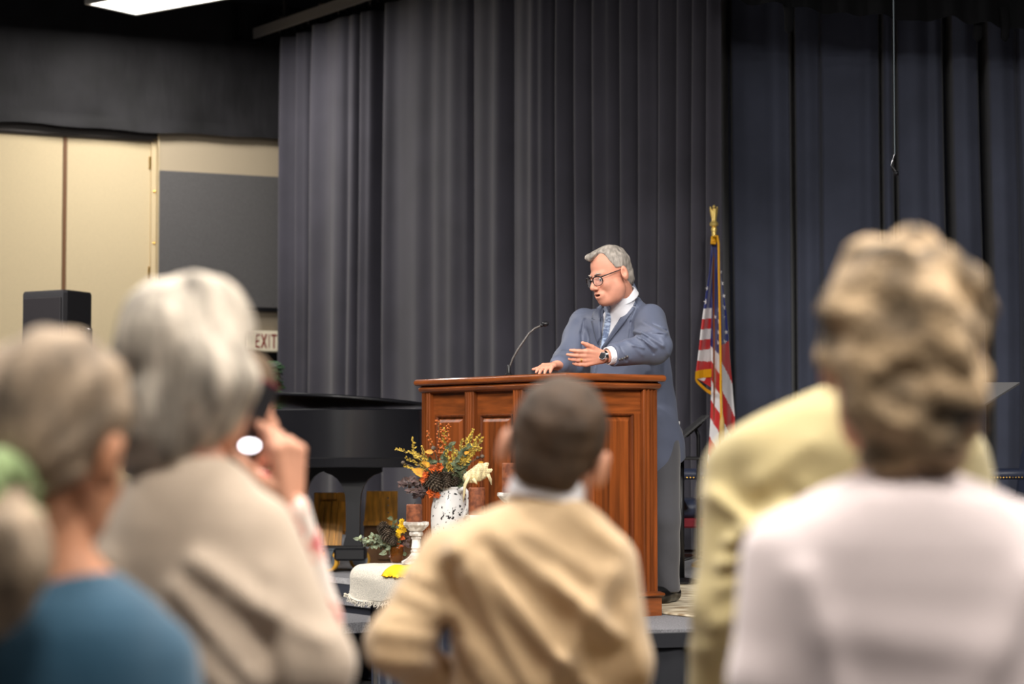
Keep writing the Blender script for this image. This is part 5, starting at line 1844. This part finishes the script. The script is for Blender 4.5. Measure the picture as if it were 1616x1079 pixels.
po, inf = watcher('person', 'woman in a teal sweater with grey ponytail and green hair tie', 2.45,
                  [(900, 62, 178, .052, .0), (912, 42, 196, .062), (928, 8, 220, .078), (950, -40, 246, .095), (985, -70, 268, .11), (1030, -84, 282, .118), (1079, -90, 290, .12), (1300, -105, 300, .125), (1560, -110, 306, .13)],
                  [dict(pts=[(-60, 1040, 0), (-85, 1230, -.03), (-50, 1400, .08)], r=(.05, .045, .04)), dict(pts=[(244, 1052, 0), (268, 1230, -.03), (240, 1400, .1)], r=(.052, .045, .04))],
                  dict(c=(80, 700), rot=(-16, -12, 8), s=1.02, dy=.02), (118, 925, .0), M['skin_tan'], M['teal'], 'sweater', pulled, M['hair_pale'], mtrous='dark_cloth')
tp0 = at(6, 792, 2.45 - .1)
V, Fc = [], []
R_ = rot(60, 0, -10)
n1, n2 = 36, 14
for i in range(n1):
    for j in range(n2):
        a, c = 2 * PI * i / n1, 2 * PI * j / n2
        r1, r2 = .032, .02 + .004 * math.sin(i * 2.3) + .003 * math.sin(i * 4.1 + j)
        q = np.array([(r1 + r2 * math.cos(c)) * math.cos(a), r2 * 1.1 * math.sin(c), (r1 + r2 * math.cos(c)) * math.sin(a) * 1.15])
        V.append(tp0 + R_ @ q)
        Fc.append((i * n2 + j, i * n2 + (j + 1) % n2, ((i + 1) % n1) * n2 + (j + 1) % n2, ((i + 1) % n1) * n2 + j))
hair_tie = mesh('hair_tie', V, Fc, cloth_mat('green_hair_tie', (138, 158, 104), .2), po, smooth=True)
tl = [at(24, 765, 2.45 - .08), at(8, 800, 2.45 - .115), at(16, 850, 2.45 - .15), at(18, 900, 2.45 - .155), at(4, 950, 2.45 - .14), at(-8, 1000, 2.45 - .12)]
sdf_mesh('ponytail', lambda P: chain(P, tl, [.02, .018, .036, .038, .03, .01], .02) + bumps(P, 90, .003, 4), tl[3] - .2, tl[3] + .2, .006, M['hair_pale'], po)

# --- the woman filming with her phone
M['floral'] = mat('floral_blouse', (232, 220, 208), .8, noise=(16, .5, .03), col2=(190, 40, 62), sheen=.2)
ram = [n for n in M['floral'].node_tree.nodes if n.type == 'VALTORGB'][0].color_ramp
e = ram.elements.new(.49); e.color = lin((236, 170, 150))
ram.elements[0].position, ram.elements[-1].position = .44, .54


def brown_bob(q, P):
    d = el(q, (0, -.008, .034), (.09, .106, .1))
    d = smin(d, el(q, (0, -.04, -.05), (.085, .075, .075)), .04)
    d = d + bumps(q, 60, .004, 22)
    return smax(d, np.where(q[:, 2] < .055, q[:, 1] - .04, -.2), .03)


HY = 3.86
wr = at(455, 792, HY + .12)
po, inf = watcher('person', 'brown-haired woman in a red floral blouse raising a phone to film', HY,
                  [(742, 326, 412, .052, .0), (756, 300, 436, .062), (774, 280, 458, .078), (800, 262, 480, .095), (850, 256, 488, .105), (1000, 250, 492, .11), (1200, 240, 500, .115), (1330, 236, 506, .12)],
                  [dict(pts=[(278, 850, 0), (250, 1020, .0), (300, 1100, .16)], r=(.046, .042, .038)),
                   dict(pts=[(470, 860, .02), (500, 985, -.04), (456, 792, -.13)], r=(.046, .043, .036), fx=(-.04, .0, 1), s=(-.55, -.8, 0), p=(-.85, .5, 0), curl=(26, 44, 50, 54), thumb=(.5, .85, .2), hs=1.08, seen=True)],
                  dict(c=(366, 648), rot=(-24, 0, 0), s=.95, dy=.03), (370, 760, .0), M['skin'], M['floral'], 'blouse', brown_bob, M['hair_dark'], mtrous='dark_cloth')
M['phone'] = mat('burgundy_case', (104, 22, 38), .4)
ph_c = at(398, 662, HY - .15)
ax_l = np.array([.40, .05, .91]); ax_l /= np.linalg.norm(ax_l)
ax_w = np.array([.35, .93, -.2]); ax_w -= ax_l * (ax_w @ ax_l); ax_w /= np.linalg.norm(ax_w)
ax_t = np.cross(ax_l, ax_w)
PM = Matrix(((ax_l[0], ax_w[0], ax_t[0], ph_c[0]), (ax_l[1], ax_w[1], ax_t[1], ph_c[1]), (ax_l[2], ax_w[2], ax_t[2], ph_c[2]), (0, 0, 0, 1)))
ph = empty('phone', ph_c, 'burgundy-cased phone held up beside the white-haired woman, a glowing oval at its lower end', 'phone')
MB(PM).box((-.074, -.037, -.0055), (.074, .037, .0055), .003).build('case', M['phone'], ph)
MB(PM).box((-.068, -.033, -.0062), (.068, .033, -.0054)).build('screen', M['piano'], ph)
MB(PM).box((-.071, -.0375, .0045), (-.02, -.02, .0085), .002).build('camera_bar', M['black_metal'], ph)
fl = at(394, 703, HY - .19)
MB().ball(fl, (.017, .006, .010), 14, 8).build('glow_oval', mat('phone_glow_oval', (255, 250, 255), .4, emit=((250, 245, 255), 5)), ph, smooth=True)  # glowing oval set at the lower end of the phone
MB().tube([fl + np.array([0, .004, 0]), ph_c - ax_l * .04], .006, 6).build('glow_oval_mount', M['phone'], ph)

# --- the man at the lectern
SP = {k: at(*v) for k, v in dict(pel=(1012, 690, 10.80), neck=(984, 482, 10.62), head=(963, 432, 10.50), shL=(1026, 503, 10.54), shR=(921, 509, 10.84), elL=(1034, 549, 10.22), wrL=(951, 563, 10.06),
                                 elR=(896, 572, 10.72), wrR=(880, 576, 10.42), hipL=(1042, 700, 10.72), knL=(1047, 820, 10.70), anL=(1052, 928, 10.72), hipR=(988, 700, 10.9), knR=(988, 815, 10.88), anR=(985, 922, 10.92)).items()}
sroot = np.array([at(1018, 700, 10.8)[0], 10.8, STAGE])
yawS = 145
fS = np.array([-math.sin(math.radians(yawS)), math.cos(math.radians(yawS)), 0])
upS = SP['neck'] - SP['pel']; LS = np.linalg.norm(upS); upS = upS / LS
rS = np.cross(fS, upS); rS /= np.linalg.norm(rS)
fS2 = np.cross(upS, rS)
TR = np.stack([rS, fS2, upS], 1).astype(np.float32)
pel32 = SP['pel'].astype(np.float32)
hR = rot(124, -18, 4)
hS = 1.1
hpS = SP['head']
torso = [(-.13, .225, .18, 0, .015), (0, .222, .178, 0, .02), (.15, .216, .18, 0, .03), (.3, .214, .168, 0, .02), (.42, .216, .15, 0, .01), (.53, .214, .128, 0, 0), (.60, .2, .11, 0, -.005), (.645, .16, .095, 0, -.01), (.68, .112, .085, 0, -.018), (.705, .085, .078, 0, -.022), (.725, .074, .07, 0, -.024)]
torso_s = [(z, a - .013, b_ - .013, c, d) for z, a, b_, c, d in torso[:-3]] + [(.68, .096, .09, 0, -.004), (.70, .082, .084, 0, -.004), (.715, .07, .07, 0, -.004)]


def tq(P): return (P - pel32) @ TR


def headS(P):
    q = ((P - hpS.astype(np.float32)) @ hR) / hS
    d = head_f(q, .0055, 1.12)
    d = smin(d, el(q, (0, .035, -.105), (.05, .05, .028)), .03)
    return d * hS


def bodyS(P):
    q = tq(P)
    d = loftd(q, [(z, a * .85, b_ * .82, c, dd) for z, a, b_, c, dd in torso])
    d = smin(d, rc(P, SP['neck'] - upS * .08, hpS + hR @ np.array([0, -.025, -.06]) * hS, .068, .066), .03)
    d = smin(d, chain(P, [SP['shL'], SP['elL'], SP['wrL']], [.055, .045, .032], .02), .02)
    d = smin(d, chain(P, [SP['shR'], SP['elR'], SP['wrR']], [.055, .045, .032], .02), .02)
    for s in 'LR': d = smin(d, chain(P, [SP['hip' + s], SP['kn' + s], SP['an' + s]], [.085, .058, .045], .03), .04)
    return d


fxL = at(900, 566, 9.98) - SP['wrL']
hL = hand_chains(SP['wrL'], fxL, (.12, -.25, 1), (.35, .85, .25), 1.06, (10, 14, 17, 20), .035, thumb=(.95, .62, -.1))
hRt = hand_chains(SP['wrR'], (-.5, -.8, -.05), (-.8, .5, 0), (0, 0, -1), 1.0, (14, 16, 18, 20), .05)
b_lo, b_hi = np.array([-.1, 9.7, .55]), np.array([1.3, 11.4, 2.4])
sp = sdf_mesh('person', bodyS, b_lo, b_hi, .016, M['skin_pink'], None, sroot, parts=[
    (headS, hpS - .2, hpS + .2, .0033), (lambda P: smin(hand_f(P, hL), rc(P, SP['wrL'], SP['wrL'] + (SP['elL'] - SP['wrL']) * .4, .027, .034), .015), SP['wrL'] - .26, SP['wrL'] + .26, .0036),
    (lambda P: smin(hand_f(P, hRt), rc(P, SP['wrR'], SP['wrR'] + (SP['elR'] - SP['wrR']) * .3, .027, .034), .015), SP['wrR'] - .24, SP['wrR'] + .24, .005)])
tag(sp, 'man in a grey-blue suit and glasses gesturing behind the lectern', 'person')


def shirtS(P):
    d = loftd(tq(P), torso_s)
    return smin(d, rc(P, SP['neck'] - upS * .12 + fS2 * .012, at(979, 472, 10.56), .08, .068), .03)


def px_poly(P, poly, depth_ok=None):
    """signed distance (metres) to a polygon drawn on the chest"""
    x, y = proj(P)
    pts = np.array(poly, float)
    d2 = np.full(len(x), 1e9)
    ins = np.zeros(len(x), bool)
    n = len(pts)
    for i in range(n):
        a, b_ = pts[i], pts[(i + 1) % n]
        e = b_ - a
        w0, w1 = x - a[0], y - a[1]
        t = np.clip((w0 * e[0] + w1 * e[1]) / (e @ e), 0, 1)
        d2 = np.minimum(d2, (w0 - e[0] * t) ** 2 + (w1 - e[1] * t) ** 2)
        c = ((a[1] <= y) & (b_[1] > y)) | ((b_[1] <= y) & (a[1] > y))
        xx = a[0] + (y - a[1]) / (e[1] if abs(e[1]) > 1e-9 else 1e-9) * e[0]
        ins ^= c & (x < xx)
    return (np.sqrt(d2) * np.where(ins, -1, 1) / 312).astype(np.float32)


VPOLY = [(946, 470), (955, 472), (1000, 440), (1004, 452), (991, 484), (981, 500), (970, 514), (962, 530), (950, 548), (947, 545), (950, 520), (953, 500), (953, 485)]
LAP_R = [(1003, 449), (1012, 462), (1003, 476), (1008, 482), (990, 506), (970, 524), (951, 553), (949, 549), (970, 513), (990, 484)]
LAP_L = [(951, 480), (944, 484), (936, 492), (938, 500), (933, 504), (943, 530), (947, 549), (950, 543), (952, 500)]


udL = (SP['elL'] - SP['wrL']) / np.linalg.norm(SP['elL'] - SP['wrL'])


def jacketS(P):
    q = tq(P)
    d = loftd(q, torso)
    d = smin(d, rc(P, SP['shL'] + (SP['shR'] - SP['shL']) * .04, SP['shR'] + (SP['shL'] - SP['shR']) * .04, .064, .064), .05)
    wL, wR = SP['wrL'] + (SP['elL'] - SP['wrL']) * .17, SP['wrR'] + (SP['elR'] - SP['wrR']) * .12
    sl = chain(P, [SP['shL'] - upS * .012, SP['elL'], wL - udL * .06], [.086, .078, .05], .03)
    for a, c, am, w in [((1000, 520), (1042, 548), .013, .011), ((1002, 533), (1030, 552), .013, .009), ((1015, 508), (1046, 530), .011, .012), ((985, 540), (1010, 562), .006, .01), ((1040, 535), (1052, 560), .006, .01), ((968, 548), (990, 570), .004, .01), ((998, 522), (1018, 536), -.009, .005), ((1010, 540), (1028, 560), -.009, .005), ((1030, 512), (1052, 522), -.008, .005), ((1024, 526), (1050, 528), .009, .005), ((995, 548), (1012, 552), .008, .005), ((975, 552), (985, 572), -.006, .005)]:
        A_1, A_2 = at(a[0], a[1], 10.3), at(c[0], c[1], 10.3)
        sl = sl + ridge(P, (A_1[0], A_1[2]), (A_2[0], A_2[2]), am, w)
    sl = smax(sl, -((P - wL.astype(np.float32)) @ udL.astype(np.float32)), .004)
    d = smin(d, sl, .012)
    d = smin(d, chain(P, [SP['shR'] - upS * .012, SP['elR'], wR], [.082, .072, .052], .03) + bumps(P, 45, .004, 6), .015)
    fr = q[:, 1] > .0
    d = np.where(fr & (d > -.03), d - .004 * np.clip(.5 - px_poly(P, LAP_R) / .003, 0, 1) - .004 * np.clip(.5 - px_poly(P, LAP_L) / .004, 0, 1), d)
    for a, c in (((1006, 484), (998, 506)), ((998, 506), (996, 532)), ((926, 498), (921, 520)), ((921, 520), (922, 545))):
        A_1, A_2 = at(a[0], a[1], 10.4), at(c[0], c[1], 10.4)
        d = d - np.where(fr, ridge(P, (A_1[0], A_1[2]), (A_2[0], A_2[2]), .007, .006), 0)
    v = np.where(fr, px_poly(P, VPOLY), 1)
    d = np.maximum(d, np.where(v < 0, -v, -.5 - 0 * v)) if False else np.where(v < .012, smax(d, -v, .002), d)
    # front edge closing line below the V, side vents and drape folds
    x, y = proj(P)
    e = np.abs(x - np.interp(y, [545, 590, 640, 700], [949, 938, 934, 930])) / 312
    d = d + np.where(fr & (y > 543), .006 * np.exp(-(e / .004) ** 2), 0).astype(np.float32)
    d = d + .004 * np.sin(q[:, 0] * 42 + q[:, 2] * 9) * np.clip((.1 - q[:, 2]) * 3, 0, 1)
    return d + bumps(P, 30, .003, 9)


jk = sdf_mesh('jacket', jacketS, b_lo + np.array([0, 0, .6]), b_hi, .005, M['suit'], sp, sroot)
sdf_mesh('shirt', lambda P: np.maximum(shirtS(P), -tq(P)[:, 1] - .05), b_lo + np.array([.2, .4, .9]), b_hi, .007, M['shirt_white'], sp, sroot)
cw_c = at(981, 467, 10.575)
cR_ = rot(yawS - 4, -33, 0)


def collarS(P):
    q = (P - cw_c.astype(np.float32)) @ cR_
    rho = np.sqrt(q[:, 0] ** 2 + (q[:, 1] * .95) ** 2)
    return np.sqrt((rho - .076 + q[:, 2] * .25) ** 2 + np.maximum(np.abs(q[:, 2]) - .015, 0) ** 2) - .005


sdf_mesh('shirt_collar', collarS, cw_c - .14, cw_c + .14, .0045, M['shirt_white'], sp, sroot)
M['suit_lapel'] = cloth_mat('grey_blue_lapel', (86, 93, 114), .06, .5, .06)
for inn, out in (([(1002, 447), (998, 466), (990, 486), (972, 515), (951, 549)], [(1007, 457), (1006, 474), (1003, 487), (984, 512), (951.5, 553)]),
                 ([(951, 480), (953, 492), (952.5, 506), (950.5, 530), (948.5, 549)], [(943, 485), (935.5, 496), (934, 507), (939.5, 530), (947, 552)])):
    V, Fc = [], []
    t5 = np.linspace(0, 4, 21)
    for t_ in t5:
        a = [np.interp(t_, range(5), [p[k] for p in inn]) for k in (0, 1)]
        c = [np.interp(t_, range(5), [p[k] for p in out]) for k in (0, 1)]
        if 1.6 < t_ < 2.0: c = [c[0] * .7 + a[0] * .3, c[1] * .7 + a[1] * .3]
        for f_ in np.linspace(0, 1, 6):
            p = hit(jacketS, a[0] + (c[0] - a[0]) * (.04 + .96 * f_), a[1] + (c[1] - a[1]) * f_, 10.1, 11.0)
            V.append(p + fS * (.011 - .004 * f_))
    for i in range(20):
        for j in range(5):
            k = i * 6 + j
            Fc.append((k, k + 1, k + 7, k + 6))
    # even out stray depths where a line passed the edge
    V = np.array(V).reshape(21, 6, 3)
    med = np.median(V[:, :, 1], axis=1, keepdims=True)
    bad = np.abs(V[:, :, 1] - med) > .05
    V[:, :, 1] = np.where(bad, med, V[:, :, 1])
    lo_ = mesh('lapel', V.reshape(-1, 3), Fc, M['suit_lapel'], jk, smooth=True)
    lo_.modifiers.new('thickness', 'SOLIDIFY').thickness = .004
# tie on the shirt front
M['tie'] = mat('striped_tie', (178, 196, 224), .4, noise=(30, .6, .06), stretch=(1, 1, 3), col2=(104, 120, 154), sheen=.3)
rowsT = [(481, 955.5, 964), (488, 955, 964.5), (494, 957, 963), (500, 956, 964), (512, 953.5, 963.5), (525, 951, 961.5), (538, 949, 958), (548, 948, 953), (556, 947.5, 950)]
V, Fc = [], []
for y, xl, xr in rowsT:
    for i in range(7):
        x = xl + (xr - xl) * i / 6
        p = hit(shirtS, x, y, 10.0, 11.0)
        bul = .006 * math.sin(PI * i / 6) + (.010 if y < 495 else .004)
        V.append(p + fS * bul)
for j in range(len(rowsT) - 1):
    for i in range(6):
        k = j * 7 + i
        Fc.append((k, k + 7, k + 8, k + 1))
tie = mesh('necktie', V, Fc, M['tie'], sp, smooth=True)
tie.modifiers.new('thickness', 'SOLIDIFY').thickness = .004
lp = hit(jacketS, 954, 505, 10, 11) + fS * .008
MB().tube([lp, lp + np.array([.002, 0, -.014])], .0045, 8).tube([lp + np.array([.002, 0, -.014]), lp + np.array([0, .004, -.1])], .0014, 5).build('lapel_microphone', M['black_metal'], sp, smooth=True)
for x, y in ((978, 567), (982, 566), (986, 564.5), (990, 562.5)):
    p = hit(jacketS, x, y, 9.9, 10.8)
    MB().ball(p + np.array([0, -.002, 0]), (.0065, .004, .0065), 10, 6).build('sleeve_button', M['grey_metal'], jk, smooth=True)
# cuff, watch, ring
ud = (SP['elL'] - SP['wrL']); ud /= np.linalg.norm(ud)
c0_, c1_ = SP['wrL'] + ud * .024, SP['wrL'] + ud * .085
sdf_mesh('shirt_cuff', lambda P: np.maximum(np.abs(rc(P, c0_, c1_, .040, .044)) - .003, -((P - c0_.astype(np.float32)) @ ud.astype(np.float32))), c0_ - .1, c1_ + .1, .004, M['shirt_white'], sp, sroot)
wc = SP['wrL'] + ud * .008
a1 = np.cross(ud, (0, 0, 1.)); a1 /= np.linalg.norm(a1); a2 = np.cross(ud, a1)
R = []
for o in (-.009, -.006, .006, .009):
    rr_ = .0305 + (.0025 if abs(o) < .008 else 0)
    R.append([wc + ud * o + (a1 * math.cos(2 * PI * k / 20) + a2 * math.sin(2 * PI * k / 20)) * rr_ for k in range(20)])
wat = MB().loft(R, caps=False).build('watch', M['chrome'], sp, auto=30)
fc = wc + (-fS * 0 + np.array([-.25, -.94, .05])) * .0335
dirn = np.array([-.25, -.95, .1]); dirn /= np.linalg.norm(dirn)
u_ = np.cross(dirn, (0, 0, 1.)); u_ /= np.linalg.norm(u_); v_ = np.cross(dirn, u_)
R = [[fc + dirn * o + (u_ * math.cos(k * PI / 10) + v_ * math.sin(k * PI / 10)) * r for k in range(20)] for o, r in ((-.004, .019), (.003, .0195), (.006, .017))]
wf = MB().loft(R).build('watch_case', M['chrome'], wat, auto=30)
R = [[fc + dirn * o + (u_ * math.cos(k * PI / 10) + v_ * math.sin(k * PI / 10)) * r for k in range(20)] for o, r in ((.006, .0155), (.0066, .0155))]
MB().loft(R).build('watch_face', mat('watch_face', (16, 18, 26), .2), wat)
rp = hL[5][0]
rc_ = rp[0] + (rp[1] - rp[0]) * .6
rd = (rp[1] - rp[0]) / np.linalg.norm(rp[1] - rp[0])
b1 = np.cross(rd, (0, 0, 1.)); b1 /= np.linalg.norm(b1); b2_ = np.cross(rd, b1)
R = [[rc_ + rd * o + (b1 * math.cos(k * PI / 8) + b2_ * math.sin(k * PI / 8)) * .0118 for k in range(16)] for o in (-.003, .003)]
MB().loft(R, caps=False).build('ring', M['brass'], sp, smooth=True)


def hw(*p): return hpS + hR @ (np.array(p) * hS)


# eyes, brows, glasses, hair
M['eye_white'] = mat('eye_white', (226, 220, 216), .25)
M['iris'] = mat('iris', (52, 60, 70), .2)
for s in (-1, 1):
    eo = MB().ball(hw(s * .033, .0785, -.008), .0128 * hS, 14, 9).build('eye', M['eye_white'], sp, smooth=True)
    MB().ball(hw(s * .033 - .002, .0865, -.0085), .0062 * hS, 10, 6).build('iris', M['iris'], eo, smooth=True)
    MB().tube([hw(s * .014, .098, .016), hw(s * .03, .095, .0215), hw(s * .046, .082, .017)], [.003, .0042, .002], 6).build('eyebrow', M['hair_grey'], sp, smooth=True)
gl = None
M['frame_dark'] = mat('spectacle_frame', (24, 22, 26), .3)
M['lens_clear'] = mat('spectacle_lens', (250, 250, 255), .03)
M['lens_clear'].node_tree.nodes['Principled BSDF'].inputs['Alpha'].default_value = .1
MB().ball(hw(0, .0965, -.0755), (.017, .009, .0055), 12, 7).build('mouth', mat('mouth_inside', (70, 24, 24), .6), sp, smooth=True)
ln = []
fr_ = MB()
for s in (-1, 1):
    pts = []
    for k in range(25):
        a = 2 * PI * k / 24
        x, z = s * .0345 + .0255 * math.copysign(abs(math.cos(a)) ** .85, math.cos(a)), -.010 + .0215 * math.copysign(abs(math.sin(a)) ** .85, math.sin(a))
        pts.append(hw(x, .112 - (abs(x) / .06) ** 2 * .016, z))
    rad = [.0034 if math.sin(2 * PI * k / 24) > -.2 else .0018 for k in range(25)]
    fr_.tube(pts, rad, 6)
    ln.append(pts[:-1])
    fr_.tube([hw(s * .058, .097, .004), hw(s * .075, .07, .006), hw(s * .0865, .0, .008), hw(s * .088, -.025, .0), hw(s * .086, -.035, -.018)], [.0036, .003, .0026, .0024, .002], 6)
fr_.tube([hw(-.01, .112, -.004), hw(0, .119, .0), hw(.01, .112, -.004)], .0024, 6)
gl = fr_.build('glasses', M['frame_dark'], sp, smooth=True)
for pts in ln:
    c = sum(pts) / len(pts)
    MB().add([c] + list(pts), [(0, i + 1, (i + 1) % 24 + 1) for i in range(24)]).build('lens', M['lens_clear'], gl)


def hairS(P):
    q = ((P - hpS.astype(np.float32)) @ hR) / hS
    m = np.stack([np.abs(q[:, 0]), q[:, 1], q[:, 2]], 1)
    d = el(q, (0, -.014, .036), (.0815, .103, .095))
    d = smin(d, el(q, (.012, .045, .098), (.05, .045, .022)), .02)
    d = smin(d, el(q, (0, -.062, -.03), (.062, .05, .06)), .02)
    lim = np.interp(q[:, 1], [-.12, -.06, -.035, -.012, .015, .03, .045, .075, .1], [-.085, -.08, -.05, .02, .02, .045, .075, .082, .082]).astype(np.float32)
    # receding temple on his left side
    rec = .06 * np.exp(-((q[:, 0] + .042) / .024) ** 2 - ((q[:, 1] - .055) / .036) ** 2) + .02 * np.exp(-((q[:, 0] - .05) / .02) ** 2 - ((q[:, 1] - .05) / .03) ** 2)
    d = smax(d, lim + rec - q[:, 2], .008)
    return (d + bumps(q * np.array([1, .4, 1], np.float32), 190, .0016, 7)) * hS


sdf_mesh('hair', hairS, hpS - .18, hpS + .18, .0036, M['hair_grey'], sp, sroot)


def trS(P):
    d = None
    for s in 'LR':
        e = chain(P, [SP['hip' + s], SP['kn' + s], SP['an' + s]], [.105, .084, .068], .03)
        d = e if d is None else smin(d, e, .03)
    d = smin(d, el(P, SP['pel'] + np.array([0, 0, .02]), (.19, .16, .13)), .04)
    d = d + .004 * np.sin(P[:, 2] * 26 + P[:, 0] * 30) * np.clip((1.1 - P[:, 2]) * 2, .2, 1)
    return np.maximum(d, at(1052, 934, 10.72)[2] - P[:, 2])


sdf_mesh('trousers', trS, b_lo, b_hi - np.array([0, 0, .7]), .012, M['trouser_grey'], sp, sroot)
for s in 'LR':
    an = SP['an' + s].copy()
    tdir = np.array([-.55, -.83, 0]) if s == 'L' else np.array([-.7, -.7, 0])

    def shoeS(P, an=an, tdir=tdir):
        z0 = STAGE + .014
        b0_ = np.array([an[0], an[1], z0])
        d = chain(P, [b0_ - tdir * .07 + np.array([0, 0, .04]), b0_ + tdir * .05 + np.array([0, 0, .036]), b0_ + tdir * .17 + np.array([0, 0, .028])], [.042, .046, .036], .02)
        d = smin(d, rc(P, b0_ + np.array([0, 0, .05]), b0_ + np.array([0, 0, .09]), .044, .045), .02)
        d = np.maximum(d, z0 - P[:, 2])
        return d
    c = np.array([an[0], an[1], STAGE + .05])
    sdf_mesh('shoe', shoeS, c - np.array([.3, .3, .06]), c + np.array([.3, .3, .12]), .008, M['shoe'], sp, sroot)
